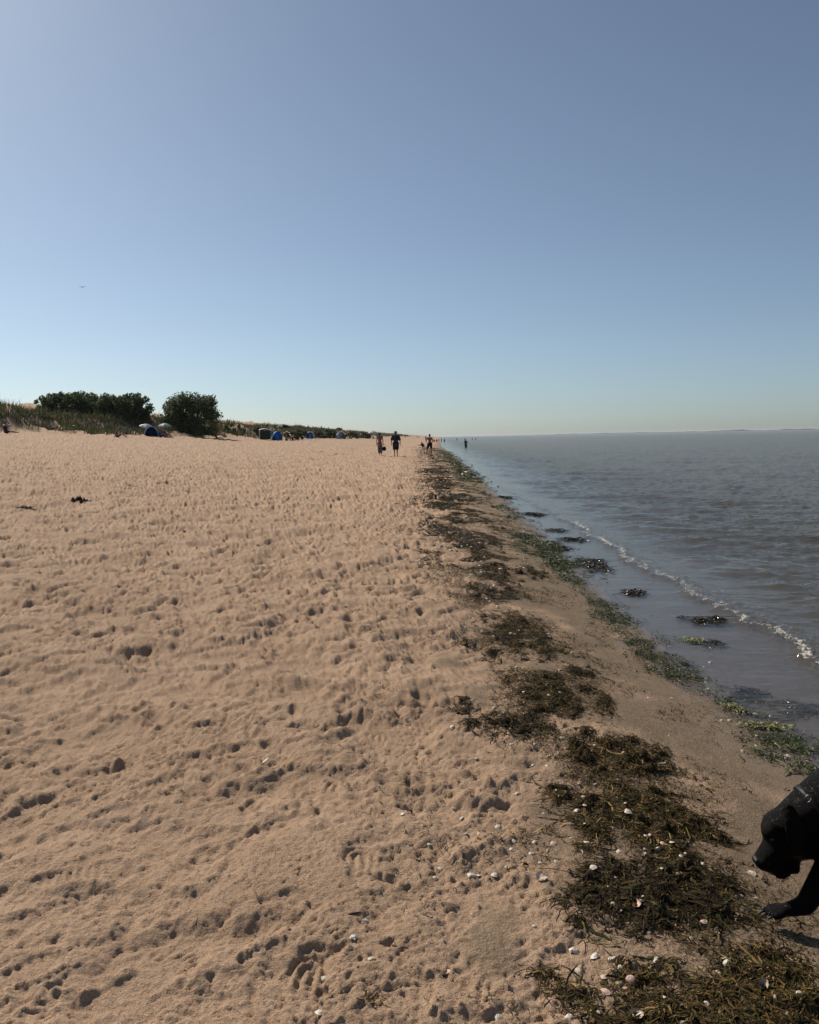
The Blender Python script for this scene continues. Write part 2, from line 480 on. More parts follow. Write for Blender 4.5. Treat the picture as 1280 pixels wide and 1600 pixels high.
ll.new(mrange(nt, a_wet, 0.0, 0.8, 0.85, 0.06), bp.inputs['Strength'])
beach = link('sand_beach', beach_me, m_sand)
tag(beach, 'trampled tan sand beach sloping down to the water', 'beach', kind='structure')

# ------------------------------------------------------------------ the sea
srows = []
yy = 2.0
while yy < 13500:
    srows.append(yy)
    yy += max(0.012, 0.0022 * yy ** 1.5)
srows = np.array([-60, -20, -6, 0, 1.2] + srows)
NS = len(srows)
NSC = 420
st_ = np.concatenate([np.linspace(0, 1, NSC), [1.08, 1.3, 2, 4, 9]])
sx0 = x_water(srows) - 0.45
swid = np.maximum(0.56 * np.maximum(srows, 3) + 1.6 - sx0, 3.0)
SX = np.clip(sx0[:, None] + st_[None, :] * swid[:, None], -15000, 15000) + np.arange(len(st_))[None] * 1e-4
SY = np.repeat(srows[:, None], len(st_), 1)
SD = SX - x_water(SY)
T_w1 = tile(512, 3, 26, 1.3, 21, angle=1.05, spread=0.55)
T_w2 = tile(512, 10, 90, 1.25, 22, angle=1.25, spread=0.8)
T_w3 = tile(512, 30, 200, 1.0, 23)
deep = smoothstep(np.interp(SY, [8, 30], [0.7, 0.25]), np.interp(SY, [8, 30], [2.4, 1.4]), SD)
film = smoothstep(-0.1, 0.9, SD)
W = (0.021 * samp(T_w1, SX, SY, 22.0) + 0.0150 * samp(T_w2, SX, SY, 13.0)) * deep
W += 0.0030 * samp(T_w3, SX, SY, 7.0) * (0.12 + 0.88 * deep) * film
W *= np.clip(1 - 0.25 * smoothstep(100, 600, SY), 0, 1)
# the small wave running up the sand
_yf = [0, 4, 5.5, 6.4, 7.2, 9.6, 14.5, 18, 24.4, 40, 100, 400]
_xf = [2.75, 2.80, 2.86, 2.93, 2.93, 2.86, 3.02, 3.0, 2.98, 3.5, 5.1, 17]
def x_front(y):
    return np.interp(y, _yf, _xf) + 0.05 * np.sin(y * 2.3) + 0.03 * np.sin(y * 5.1 + 1)
s = SX - x_front(SY) + 0.03 * samp(T_w2, SX, SY, 6.0)
amp = 0.045 * np.interp(SY, [0, 5, 7, 8.4, 10, 14, 16, 20, 23, 26, 40], [0.80, 0.80, 0.75, 0.66, 0.72, 0.82, 0.6, 0.5, 0.65, 0.35, 0.1])
crest = np.where(s < 0, np.exp(-(s / 0.055) ** 2), np.exp(-(s / 0.30) ** 2))
W += amp * crest * (1 + 0.25 * samp(T_w3, SX, SY, 4.0))
# second low swell behind the wave
s2 = SX - x_front(SY) - 1.15 - 0.2 * np.sin(SY * 0.7)
W += 0.016 * np.exp(-(s2 / 0.28) ** 2) * smoothstep(30, 12, SY)
foam = amp / 0.045 * (np.exp(-((s - 0.02) / 0.055) ** 2) + 0.45 * np.exp(-((s - 0.16) / 0.13) ** 2))
foam += 0.12 * np.exp(-((s + 0.25) / 0.2) ** 2) * smoothstep(4.5, 6, SY) * smoothstep(9, 6, SY)
SZ = WATER_Z + W
depth = np.clip(SZ - land(SX, SY), 0, 5)
sidx = np.arange(SX.size).reshape(SX.shape)
squads = np.stack([sidx[:-1, :-1], sidx[:-1, 1:], sidx[1:, 1:], sidx[1:, :-1]], -1).reshape(-1, 4)
sea_me = np_mesh('sea_water', np.stack([SX, SY, SZ], -1).reshape(-1, 3), squads, True, attrs={'depth': depth, 'foam': foam})
m_sea, nt, b, nn, ll = mat('sea_water')
P = pos(nt)
a_dep, a_foam = attr(nt, 'depth').outputs['Fac'], attr(nt, 'foam').outputs['Fac']
nn.remove(b)
mp = nn.new('ShaderNodeMapping'); mp.inputs['Scale'].default_value = (0.38, 1.0, 1.0); mp.inputs['Rotation'].default_value = (0, 0, 0.22)
ll.new(P, mp.inputs['Vector'])
w_a = noise(nt, 2.6, 4, 0.6, mp.outputs[0])
w_b = noise(nt, 17.0, 3, 0.6, mp.outputs[0])
hw = mth(nt, 'ADD', mth(nt, 'MULTIPLY', w_a, 1.0), mth(nt, 'MULTIPLY', w_b, 0.22))
bmp = nn.new('ShaderNodeBump'); bmp.inputs['Distance'].default_value = 0.10
ll.new(hw, bmp.inputs['Height'])
ll.new(mrange(nt, a_dep, 0.0, 0.22, 0.10, 0.85), bmp.inputs['Strength'])
body = nn.new('ShaderNodeBsdfDiffuse'); body.inputs['Color'].default_value = (0.100, 0.094, 0.076, 1)
ll.new(bmp.outputs[0], body.inputs['Normal'])
clear = nn.new('ShaderNodeBsdfTransparent'); clear.inputs['Color'].default_value = (0.86, 0.88, 0.85, 1)
opac = mth(nt, 'SUBTRACT', 1.0, mth(nt, 'POWER', 2.718, mth(nt, 'MULTIPLY', a_dep, -5.0)))
under = nn.new('ShaderNodeMixShader')
ll.new(opac, under.inputs[0]); ll.new(clear.outputs[0], under.inputs[1]); ll.new(body.outputs[0], under.inputs[2])
gl = nn.new('ShaderNodeBsdfGlossy'); ll.new(mrange(nt, a_dep, 0.03, 0.5, 0.09, 0.11), gl.inputs['Roughness'])
gl.inputs['Color'].default_value = (0.98, 0.97, 0.95, 1)
ll.new(bmp.outputs[0], gl.inputs['Normal'])
fr = nn.new('ShaderNodeFresnel')          # the water is a single sheet: light leaving it from below meets the same 1.33
ll.new(mrange(nt, nn.new('ShaderNodeNewGeometry').outputs['Backfacing'], 0, 1, 1.33, 1 / 1.33), fr.inputs['IOR'])
ll.new(bmp.outputs[0], fr.inputs['Normal'])
surf = nn.new('ShaderNodeMixShader')
ll.new(mth(nt, 'MULTIPLY', fr.outputs[0], mrange(nt, a_dep, 0.03, 0.5, 0.62, 0.64)), surf.inputs[0]); ll.new(under.outputs[0], surf.inputs[1]); ll.new(gl.outputs[0], surf.inputs[2])
fo = nn.new('ShaderNodeBsdfDiffuse'); fo.inputs['Color'].default_value = (0.58, 0.54, 0.48, 1)
f_n = noise(nt, 38, 5, 0.75, P)
fthr = mth(nt, 'ADD', mth(nt, 'MULTIPLY', a_foam, 0.42), f_n)
fm = mrange(nt, fthr, 0.80, 0.90)
fin = nn.new('ShaderNodeMixShader')
ll.new(mth(nt, 'MULTIPLY', fm, 0.85), fin.inputs[0]); ll.new(surf.outputs[0], fin.inputs[1]); ll.new(fo.outputs[0], fin.inputs[2])
ll.new(fin.outputs[0], nn['Material Output'].inputs[0])
sea = link('sea', sea_me, m_sea)
tag(sea, 'grey-blue rippled sea with a small wave breaking on the sand', 'sea', kind='structure')

# ------------------------------------------------------------------ seaweed: ribbons and fronds
PAL_WRACK = (np.array([(0.017, 0.0115, 0.006), (0.052, 0.034, 0.013), (0.118, 0.076, 0.026), (0.26, 0.17, 0.07), (0.058, 0.055, 0.013)]), np.array([0.30, 0.28, 0.22, 0.06, 0.14]))
PAL_DARK = (np.array([(0.012, 0.0085, 0.005), (0.030, 0.020, 0.009), (0.076, 0.050, 0.018), (0.042, 0.043, 0.011), (0.17, 0.115, 0.048)]), np.array([0.40, 0.28, 0.18, 0.11, 0.03]))
PAL_GREEN = (np.array([(0.034, 0.050, 0.010), (0.065, 0.090, 0.016), (0.115, 0.130, 0.028), (0.20, 0.18, 0.065), (0.024, 0.021, 0.010)]), np.array([0.34, 0.26, 0.12, 0.05, 0.23]))
PAL_PALE = (np.array([(0.32, 0.29, 0.13), (0.22, 0.21, 0.08), (0.10, 0.12, 0.03), (0.42, 0.38, 0.22)]), np.array([0.35, 0.3, 0.2, 0.15]))
def ribbons(x, y, hgt, length, width, pal, seed, heading=None, spread=1.2, seg=4, curl=1.6, lift=0.012, zbase=None, origin=(0, 0)):
    """n curved ribbons starting at x,y and lying hgt above the sand; returns verts, quads, colours"""
    r = np.random.default_rng(seed)
    n = len(x)
    th = r.uniform(0, 2 * np.pi, n) if heading is None else heading + r.normal(0, spread, n)
    cv = r.normal(0, curl, n)
    L = length * np.exp(r.normal(0, 0.6, n))
    px = np.zeros((n, seg + 1)); py = np.zeros((n, seg + 1)); px[:, 0] = x; py[:, 0] = y
    hd = th.copy()
    H = np.zeros((n, seg + 1))
    for k in range(seg):
        px[:, k + 1] = px[:, k] + np.cos(hd) * L / seg
        py[:, k + 1] = py[:, k] + np.sin(hd) * L / seg
        H[:, k] = hd
        hd = hd + cv / seg + r.normal(0, 0.35, n)
    H[:, seg] = hd
    zb = ground_z(px.ravel(), py.ravel()).reshape(px.shape) if zbase is None else np.full(px.shape, zbase)
    hh = hgt(px, py) if callable(hgt) else hgt
    u = r.random(n)[:, None]
    hm = hh if np.isscalar(hh) else 0.65 * hh + 0.35 * hh.mean(1, keepdims=True)
    zz = zb + hm * (0.35 + 0.6 * u) + lift * r.random(n)[:, None] * np.sin(np.linspace(0, np.pi, seg + 1))[None] + 0.0025
    tl = r.normal(0, 0.5, n)[:, None] * np.linspace(0.5, 1, seg + 1)[None]
    wv = width * np.exp(r.normal(0, 0.5, n))[:, None] * np.array([0.7] + [1.0] * (seg - 1) + [0.35])[None] * 0.5
    ox = -np.sin(H) * np.cos(tl) * wv; oy = np.cos(H) * np.cos(tl) * wv; oz = np.sin(tl) * wv
    A = np.stack([px + ox, py + oy, zz + oz], -1); B = np.stack([px - ox, py - oy, np.maximum(zz - oz, zb + 0.001)], -1)
    V = np.stack([A, B], 2).reshape(n, -1, 3)
    base = np.arange(n)[:, None] * (2 * (seg + 1))
    q = np.stack([np.array([2 * k, 2 * k + 1, 2 * k + 3, 2 * k + 2]) for k in range(seg)])
    Q = (base[:, :, None] + q[None]).reshape(-1, 4)
    cols, pr = pal
    ci = cols[r.choice(len(cols), n, p=pr / pr.sum())] * np.exp(r.normal(0, 0.22, n))[:, None]
    col = np.repeat(ci[:, None], 2 * (seg + 1), 1).reshape(-1, 3)
    V = V.reshape(-1, 3) - np.array([origin[0], origin[1], 0])
    return V, Q, col
def join(parts):
    Vs, Qs, Cs, o = [], [], [], 0
    for V, Q, c in parts:
        Vs.append(V); Qs.append(Q + o); Cs.append(c); o += len(V)
    return np.concatenate(Vs), np.concatenate(Qs), np.concatenate(Cs)

m_weed, nt, b, nn, ll = mat('seaweed')
ll.new(attr(nt, 'col').outputs['Color'], b.inputs['Base Color'])
setp(b, None, 0.75, 0.10)
m_wetweed, nt, b, nn, ll = mat('wet_seaweed')
ll.new(attr(nt, 'col').outputs['Color'], b.inputs['Base Color'])
setp(b, None, 0.28, 0.5)
m_core, nt, b, nn, ll = mat('matted_seaweed')
fz = noise(nt, 60, 5, 0.7, pos(nt))
ll.new(mixrgb(nt, mrange(nt, fz, 0.35, 0.7), (0.010, 0.008, 0.006), (0.065, 0.048, 0.022)), b.inputs['Base Color'])
setp(b, None, 0.8, 0.2)
bump(nt, b, fz, 1.0, 0.02)

places = []
def lumpy(cx, cy, rx, ry, h, rot, seed):
    """height of a ragged heap above the sand"""
    ox, oy = (seed * 1.37) % 5, (seed * 2.11) % 5
    c, s_ = math.cos(rot), math.sin(rot)
    def f(x, y):
        dx, dy = x - cx, y - cy
        a = (dx * c + dy * s_) / rx; b_ = (-dx * s_ + dy * c) / ry
        r = np.sqrt(a * a + b_ * b_)
        wob = 0.40 * samp(T_mid, x + ox, y + oy, 2.6) + 0.34 * samp(T_rough, x + oy, y, 7.0)
        k = np.clip(1.0 - r + wob, 0, 1.3)
        return h * np.sqrt(k / 1.3) * np.clip(0.50 + 0.10 * samp(T_rough, x, y + ox, 8.0) + 0.30 * samp(T_mid2, x, y, 2.6), 0.10, 1.4) * (k > 0)
    return f
def blob_px(px, py, hw, hh, z):
    """ellipse measured in the photo -> centre and half sizes on the ground"""
    cx, cy = on_z(px, py, z)
    x1, _ = on_z(px + hw, py, z)
    _, y0 = on_z(px, py + hh, z); _, y1 = on_z(px, py - hh, z)
    return cx, cy, abs(x1 - cx), abs(y1 - y0) / 2
def heap(name, label, px, py, hw, hh, h, n, pal, seed, z=-0.05, length=0.034, width=0.0027, rot=0.0, wetm=False, cat='seaweed', group=None, heading=None, curl=1.8, on_water=False):
    cx, cy, rx, ry = blob_px(px, py, hw, hh, z)
    if not on_water: h = h * (0.45 if cy < 2.9 else 0.72)
    f = lumpy(cx, cy, rx, ry, h, rot, seed)
    places.append((cx, cy, rx, ry))
    r = np.random.default_rng(seed)
    zb = None
    gcz = WATER_Z - 0.012 if on_water else gz(cx, cy)
    # matted core
    g = 30
    ux = np.linspace(-1.5 * rx, 1.5 * rx, g); uy = np.linspace(-1.5 * ry, 1.5 * ry, g)
    XX, YY = np.meshgrid(cx + ux, cy + uy)
    HH = f(XX, YY)
    base = np.maximum(ground_z(XX.ravel(), YY.ravel()).reshape(g, g), WATER_Z - 0.012 if on_water else -9)
    ZZ = base + HH * 0.72 - 0.012
    ii = np.arange(g * g).reshape(g, g)
    Q = np.stack([ii[:-1, :-1], ii[:-1, 1:], ii[1:, 1:], ii[1:, :-1]], -1)
    hmx = np.maximum(np.maximum(HH[:-1, :-1], HH[1:, 1:]), np.maximum(HH[:-1, 1:], HH[1:, :-1]))
    Q = Q[hmx > 0.004].reshape(-1, 4)
    root = thing(name, label, cat, (cx, cy, gcz), group=group)
    if len(Q):
        me = np_mesh('matted_core', np.stack([XX - cx, YY - cy, ZZ - gcz], -1).reshape(-1, 3), Q)
        link('matted_core', me, m_core, root)
    # ribbons
    n = int(n * 0.85)
    k = int(n * 3.2)
    X = cx + rx * 1.5 * r.uniform(-1, 1, k); Y = cy + ry * 1.5 * r.uniform(-1, 1, k)
    hv = f(X, Y)
    keep = r.random(k) < np.clip(hv / (h * 0.45), 0, 1) + 0.06 * np.exp(-(((X - cx) / rx) ** 2 + ((Y - cy) / ry) ** 2) * 0.7)
    X, Y = X[keep][:n], Y[keep][:n]
    V, Q, c = ribbons(X, Y, f, length, width, pal, seed + 1, heading=heading, curl=curl, zbase=(WATER_Z - 0.006 if on_water else None), lift=0.006)
    V = V - np.array([cx, cy, gcz])
    me = np_mesh('fronds', V, Q, False, c)
    link('fronds', me, m_wetweed if wetm else m_weed, root)
    return f

heaps = []
def H_(*a, **k): heaps.append(heap(*a, **k))
# the wrack line on the upper beach, near to far
H_('seaweed_heap', 'wide seaweed mat dotted with shells in the bottom right corner', 1120, 1575, 185, 55, 0.050, 7600, PAL_WRACK, 11)
H_('seaweed_heap', 'dark tangled seaweed rim right of the shell-dotted corner mat, below the paw', 1215, 1530, 60, 50, 0.065, 3600, PAL_WRACK, 12, rot=-0.5)
H_('seaweed_heap', 'dark seaweed heap with open shells, left of the dog', 1045, 1392, 88, 38, 0.095, 8000, PAL_DARK, 13)
H_('seaweed_heap', 'low black seaweed clump below the heap beside the dog', 972, 1425, 62, 32, 0.055, 3400, PAL_DARK, 14)
H_('seaweed_heap', 'broad brown seaweed mat sprinkled with white shells, up left of the dog', 985, 1268, 98, 40, 0.055, 7500, PAL_WRACK, 15)
H_('seaweed_heap', 'dark seaweed edge sloping down towards the nose of the dog', 1062, 1300, 38, 28, 0.075, 2600, PAL_WRACK, 16, rot=-0.6)
H_('seaweed_heap', 'thick brown seaweed heap with a steep shaded right edge', 968, 1178, 62, 27, 0.085, 5200, PAL_WRACK, 17)
H_('seaweed_heap', 'long thin dark seaweed tongue at the left of the wrack line', 802, 1138, 52, 16, 0.050, 2600, PAL_DARK, 18, rot=-0.5)
H_('seaweed_heap', 'tall olive seaweed heap in the middle of the wrack line', 868, 1085, 62, 28, 0.085, 4600, PAL_WRACK, 19)
H_('seaweed_heap', 'small black seaweed lump lying apart on bare sand', 912, 1037, 26, 7, 0.045, 900, PAL_DARK, 20)
H_('seaweed_heap', 'dark ragged seaweed heap behind the tall olive one', 812, 1003, 62, 26, 0.080, 4200, PAL_WRACK, 21)
H_('seaweed_heap', 'scattered flat seaweed patch just beyond the ragged heap', 800, 968, 44, 12, 0.045, 2000, PAL_WRACK, 22)
H_('seaweed_heap', 'black seaweed strip pointing at the sea, beyond the ragged heap', 768, 928, 46, 12, 0.075, 2400, PAL_DARK, 23, rot=-0.35)
H_('seaweed_heap', 'rounded green-brown seaweed mound above the black strip', 786, 903, 24, 12, 0.095, 1700, PAL_WRACK, 24)
H_('seaweed_heap', 'oval seaweed mound nearest the water in the middle distance', 832, 886, 24, 9, 0.085, 1500, PAL_WRACK, 25)
H_('seaweed_heap', 'dark double seaweed mound where the wrack line narrows', 735, 845, 42, 12, 0.100, 2600, PAL_DARK, 26)
H_('seaweed_heap', 'dark seaweed bank beyond the double mound', 702, 832, 34, 9, 0.090, 1900, PAL_DARK, 27)
H_('seaweed_heap', 'black seaweed wisps at the left tip of the wrack line', 668, 822, 13, 5, 0.07, 700, PAL_DARK, 28)
H_('seaweed_heap', 'long green-brown seaweed bank reaching towards the water', 742, 812, 34, 7, 0.080, 1600, PAL_WRACK, 29)
H_('seaweed_heap', 'black seaweed crumbs by the left end of the far bank', 697, 792, 22, 6, 0.09, 900, PAL_DARK, 30, length=0.1, width=0.006)
H_('seaweed_heap', 'flat dark seaweed bank below the bathers', 712, 778, 30, 6, 0.10, 900, PAL_DARK, 31, length=0.11, width=0.007)
H_('seaweed_heap', 'flat seaweed patch halfway to the bathers', 690, 757, 26, 5, 0.11, 900, PAL_DARK, 32, length=0.14, width=0.009)
H_('seaweed_heap', 'farthest dark seaweed patch below the bathers', 680, 738, 22, 4, 0.12, 900, PAL_DARK, 33, length=0.18, width=0.012)
# clumps on the dry sand at the left
H_('seaweed_clump', 'dark dry seaweed clump alone on the sand at the left', 123, 797, 9, 1.0, 0.20, 420, PAL_DARK, 35, z=0.02, length=0.07, width=0.008)
H_('seaweed_clump', 'flat brown seaweed clump at the left edge of the sand', 42, 809, 12, 0.9, 0.09, 320, PAL_DARK, 36, z=0.02, length=0.07, width=0.008)
H_('seaweed_clump', 'small blackish seaweed tuft on dry sand left of the wrack line', 722, 1096, 18, 9, 0.04, 500, PAL_DARK, 37, z=-0.01, length=0.04)
# lumps lying in the shallow water
for px, py, hw, hh, h, lb in ((930, 884, 16, 9, 0.11, 'shiny black seaweed lump, largest of those in the shallows'), (926, 877, 18, 4, 0.05, 'thin black seaweed strip behind the largest lump in the shallows'),
        (991, 926, 15, 4, 0.07, 'black seaweed lump with a trailing end in the shallows'), (1108, 969, 20, 4, 0.07, 'black seaweed lump with long trails, nearest the small wave'),
        (1078, 964, 18, 2, 0.02, 'thin seaweed trail left of the lump nearest the small wave'), (895, 843, 15, 3, 0.06, 'pair of low seaweed lumps in the shallows beyond the largest'),
        (878, 856, 7, 3, 0.06, 'small round seaweed lump left of the low pair'), (870, 829, 9, 2.5, 0.07, 'dark seaweed lump in the shallows, beyond the round one'),
        (836, 804, 9, 2.2, 0.08, 'flat dark seaweed lump in far shallows'), (786, 778, 7, 2.2, 0.12, 'dark seaweed knob beside the far breaking wave'),
        (1240, 1102, 40, 10, 0.035, 'black wet seaweed ridge beside the small dark pool'), (1178, 1080, 24, 5, 0.025, 'thin dark seaweed ridge above the small dark pool'),
        (1066, 1036, 14, 3, 0.02, 'single dark seaweed strand on the wet sand'), (1110, 1003, 16, 4, 0.035, 'dark tip of the green algae tongue in the shallows')):
    cy0 = on_z(px, py, WATER_Z)[1]
    H_('seaweed_lump', lb, px, py, hw * 0.9, hh, h * 0.62, int(np.clip(900 * h / 0.06, 250, 1300)), PAL_DARK, int(px + py), z=WATER_Z, length=0.05 * max(1, cy0 / 8), width=0.004 * max(1, cy0 / 8), wetm=True, on_water=py < 1060, cat='seaweed')

# loose wrack strewn between the heaps, one mass nobody could count
def strew(n, ymax, seed, xo, xs, length, width, pal, ymin=1.6, power=0.8, dens=None, curl=1.6, hgt=0.0, seg=4):
    r = np.random.default_rng(seed)
    k = n * 4
    y = ymin + (ymax - ymin) * r.random(k) ** power
    x = xo(y) + xs(y) * r.normal(0, 1, k)
    p = smoothstep(-0.2, 1.0, samp(T_mid, x, y * 0.7, 9.0) + 0.5 * samp(T_low, x, y, 9.0)) if dens is None else dens(x, y)
    ok = r.random(k) < p
    x, y = x[ok][:n], y[ok][:n]
    g = np.clip(y / 7, 0.8, 9)
    parts = []
    for lo, hi in ((0.8, 1.3), (1.3, 2.2), (2.2, 4), (4, 10)):
        s_ = (g >= lo) & (g < hi)
        if s_.sum() == 0: continue
        sc_ = np.median(g[s_])
        parts.append(ribbons(x[s_], y[s_], hgt, length * sc_ ** 0.8, width * sc_ ** 0.9, pal, seed + int(lo * 10), curl=curl, seg=seg))
    return join(parts)
wx = lambda y: np.interp(y, [1, 2, 3, 4.5, 7, 12, 19, 40, 84, 200], [0.85, 0.80, 0.80, 0.78, 0.72, 0.75, 0.92, 1.35, 2.1, 4.6])
ws = lambda y: 0.30 + 0.003 * y
parts = [strew(28000, 30, 51, wx, ws, 0.024, 0.0032, PAL_WRACK, power=1.1, seg=3),
         strew(4200, 110, 52, lambda y: wx(y) + 0.1, lambda y: 0.38 + 0.004 * y, 0.05, 0.004, PAL_DARK, ymin=9, power=1.5),
         strew(3400, 20, 53, lambda y: wx(y) - 0.5, lambda y: 0.35 + 0 * y, 0.03, 0.0025, PAL_WRACK, power=1.2),
         strew(5200, 16, 54, lambda y: wx(y) + 0.62, lambda y: 0.28 + 0 * y, 0.026, 0.0028, PAL_WRACK, power=1.1, seg=3)]
old = np.array([(660, 700), (560, 707), (470, 722), (400, 735), (330, 742), (270, 760), (240, 762), (150, 770), (60, 752), (0, 760)], float)
r = np.random.default_rng(58)
for k in range(150):
    t = r.random() * (len(old) - 1); i = min(int(t), len(old) - 2)
    q = old[i] + (old[i + 1] - old[i]) * (t - i) + r.normal(0, 1, 2) * np.array([16, 5.0])
    x, y = on_z(q[0], max(q[1], 699), 0.12)
    n = int(r.integers(3, 12)); g = y / 26
    parts.append(ribbons(x + 0.14 * g * r.normal(0, 1, n), y + 0.10 * g * r.normal(0, 1, n), 0.02, 0.07 * g, 0.012 * g, PAL_DARK, 5800 + k, seg=3))
for k in range(170):                                   # single dark crumbs all over the dry sand
    y = 3 + 24 * r.random() ** 0.8; x = r.uniform(-0.56 * y, 0.3)
    n = int(r.integers(1, 4)); g = max(0.5, y / 9)
    parts.append(ribbons(x + 0.02 * g * r.normal(0, 1, n), y + 0.02 * g * r.normal(0, 1, n), 0.008, 0.022 * g, 0.006 * g, PAL_DARK, 6100 + k, seg=3))
V, Q, c = join(parts)
w_o = link('strewn_seaweed', np_mesh('strewn_seaweed', V, Q, False, c), m_weed)
tag(w_o, 'thin scraps of brown seaweed strewn between the heaps', 'seaweed', kind='stuff')

# green algae belt at the water's edge
gx = lambda y: np.interp(y, [1, 3.2, 4.1, 4.7, 5.4, 7, 8.75, 11.7, 16.7, 25.5, 40, 61, 120], [1.95, 1.93, 1.96, 1.93, 1.74, 1.78, 1.80, 1.92, 2.1, 2.2, 2.6, 3.1, 4.6])
blobs = []
for px, py, hw, hh in ((1228, 1150, 66, 18), (1190, 1178, 34, 12), (1150, 1092, 28, 12), (1060, 1046, 46, 13), (1030, 1022, 42, 10), (1000, 1002, 24, 8), (962, 962, 34, 12), (945, 940, 28, 8),
        (1068, 992, 42, 8), (1100, 1000, 22, 6), (895, 905, 22, 7), (880, 877, 16, 5), (905, 878, 20, 4), (852, 851, 20, 5), (836, 832, 22, 4), (838, 820, 14, 3), (1180, 1145, 16, 8), (1110, 1170, 22, 6), (1255, 1195, 30, 10)):
    blobs.append(blob_px(px, py, hw, hh, -0.17))
def g_dens(x, y):
    p = np.zeros_like(x)
    for cx, cy, rx, ry in blobs:
        p = np.maximum(p, np.exp(-((((x - cx) / rx) ** 2 + ((y - cy) / ry) ** 2) * 0.9) ** 2))
    p = np.maximum(p, 0.28 * np.exp(-((x - gx(y) + 0.02) / 0.10) ** 2)) * smoothstep(-1.1, 0.5, samp(T_rough, x, y, 7.0) + 0.3)
    far = smoothstep(8.5, 11, y) * smoothstep(-0.6, 0.9, samp(T_mid, x, y * 0.5, 8.0)) * 0.8
    return np.maximum(p, np.maximum(far, 0.025))
parts = [strew(15000, 13, 61, gx, lambda y: 0.17 + 0 * y, 0.030, 0.0050, PAL_GREEN, ymin=3.3, power=1.15, dens=g_dens, curl=3.0, hgt=0.012, seg=3),
         strew(3800, 90, 62, gx, lambda y: 0.16 + 0.004 * y, 0.035, 0.007, PAL_GREEN, ymin=10, power=1.6, dens=g_dens, curl=2.4, hgt=0.02, seg=3)]
pale = [blob_px(*a, -0.18) for a in ((1170, 1095, 26, 5), (1200, 1128, 34, 4), (1150, 1100, 14, 5), (1085, 994, 14, 3))]
r = np.random.default_rng(66)
for cx, cy, rx, ry in pale:
    k = 420
    parts.append(ribbons(cx + rx * 0.5 * r.normal(0, 1, k), cy + ry * 0.5 * r.normal(0, 1, k), 0.016, 0.022, 0.006, PAL_PALE, int(cx * 999), curl=2.5, seg=3))
V, Q, c = join(parts)
g_o = link('green_algae', np_mesh('green_algae', V, Q, False, c), attr_mat('green_algae', 0.45, 0.4, 0.25))
tag(g_o, 'belt of green algae washed up along the water edge', 'algae', kind='stuff')

# ------------------------------------------------------------------ dunes: marram grass, scrub and trees
def blades(x, y, h, w, pal, seed, lean=0.35, zoff=0.0):
    """one narrow bent blade per point (two stacked quads)"""
    r = np.random.default_rng(seed)
    n = len(x)
    z = ground_z(x, y) + zoff - 0.03
    th = r.uniform(0, 2 * np.pi, n); ln = np.abs(r.normal(0, lean, n)); hd = r.uniform(0, 2 * np.pi, n) * 0 + r.normal(0.4, 0.9, n)
    hh = h * np.exp(r.normal(0, 0.25, n)); ww = w * np.exp(r.normal(0, 0.2, n)) * 0.5
    sx, sy = np.cos(th) * ww, np.sin(th) * ww
    lx, ly = np.cos(hd) * ln, np.sin(hd) * ln
    lv = []
    for f, wk in ((0, 1.0), (0.55, 0.8), (1.0, 0.12)):
        cx, cy, cz = x + lx * hh * f * f, y + ly * hh * f * f, z + hh * f * (1 - 0.25 * f * np.minimum(ln, 1))
        lv += [np.stack([cx + sx * wk, cy + sy * wk, cz], -1), np.stack([cx - sx * wk, cy - sy * wk, cz], -1)]
    V = np.stack(lv, 1).reshape(-1, 3)
    b_ = np.arange(n)[:, None] * 6
    Q = np.concatenate([b_ + np.array([0, 1, 3, 2]), b_ + np.array([2, 3, 5, 4])], 1).reshape(-1, 4)
    cols, pr = pal
    c_ = cols[r.choice(len(cols), n, p=pr / pr.sum())] * np.exp(r.normal(0, 0.2, n))[:, None]
    return V, Q, np.repeat(c_, 6, 0)
PAL_MARRAM = (np.array([(0.065, 0.075, 0.030), (0.10, 0.105, 0.045), (0.15, 0.135, 0.065), (0.045, 0.055, 0.022), (0.20, 0.17, 0.09)]), np.array([0.3, 0.3, 0.16, 0.18, 0.06]))
PAL_SCRUB = (np.array([(0.055, 0.066, 0.030), (0.075, 0.085, 0.040), (0.095, 0.10, 0.05), (0.04, 0.047, 0.023)]), np.array([0.3, 0.3, 0.2, 0.2]))
r = np.random.default_rng(90)
parts = []
for n, y0, y1, t0, t1, h, w, pw in ((36000, 50, 112, -1.2, 15, 0.72, 0.060, 0.9), (16000, 105, 240, -0.8, 13, 0.75, 0.12, 1.1), (7000, 230, 900, -1.0, 16, 0.9, 0.32, 1.3)):
    k = n * 3
    y = y0 + (y1 - y0) * r.random(k) ** pw
    t = t0 + (t1 - t0) * r.random(k) ** 0.8
    x = x_dune(y) - t - 1.0
    p = smoothstep(-0.9, 0.9, samp(T_low, x, y, 22.0) + 0.6 * samp(T_mid, x, y, 30.0) + np.clip(t * 0.55 - 0.35, -1.2, 1.8))
    ok = r.random(k) < p
    x, y = x[ok][:n], y[ok][:n]
    hs = h * (0.75 + 0.28 * samp(T_mid, x, y, 24.0).clip(-1, 1.5))
    parts.append(blades(x, y, hs, w, PAL_MARRAM, n))
V, Q, c = join(parts)
m_grass = attr_mat('marram_grass', 0.6, 0.25, 0.25)
gr = link('dune_grass', np_mesh('dune_grass', V, Q, False, c), m_grass)
tag(gr, 'marram grass covering the low dunes at the left', 'grass', kind='stuff')

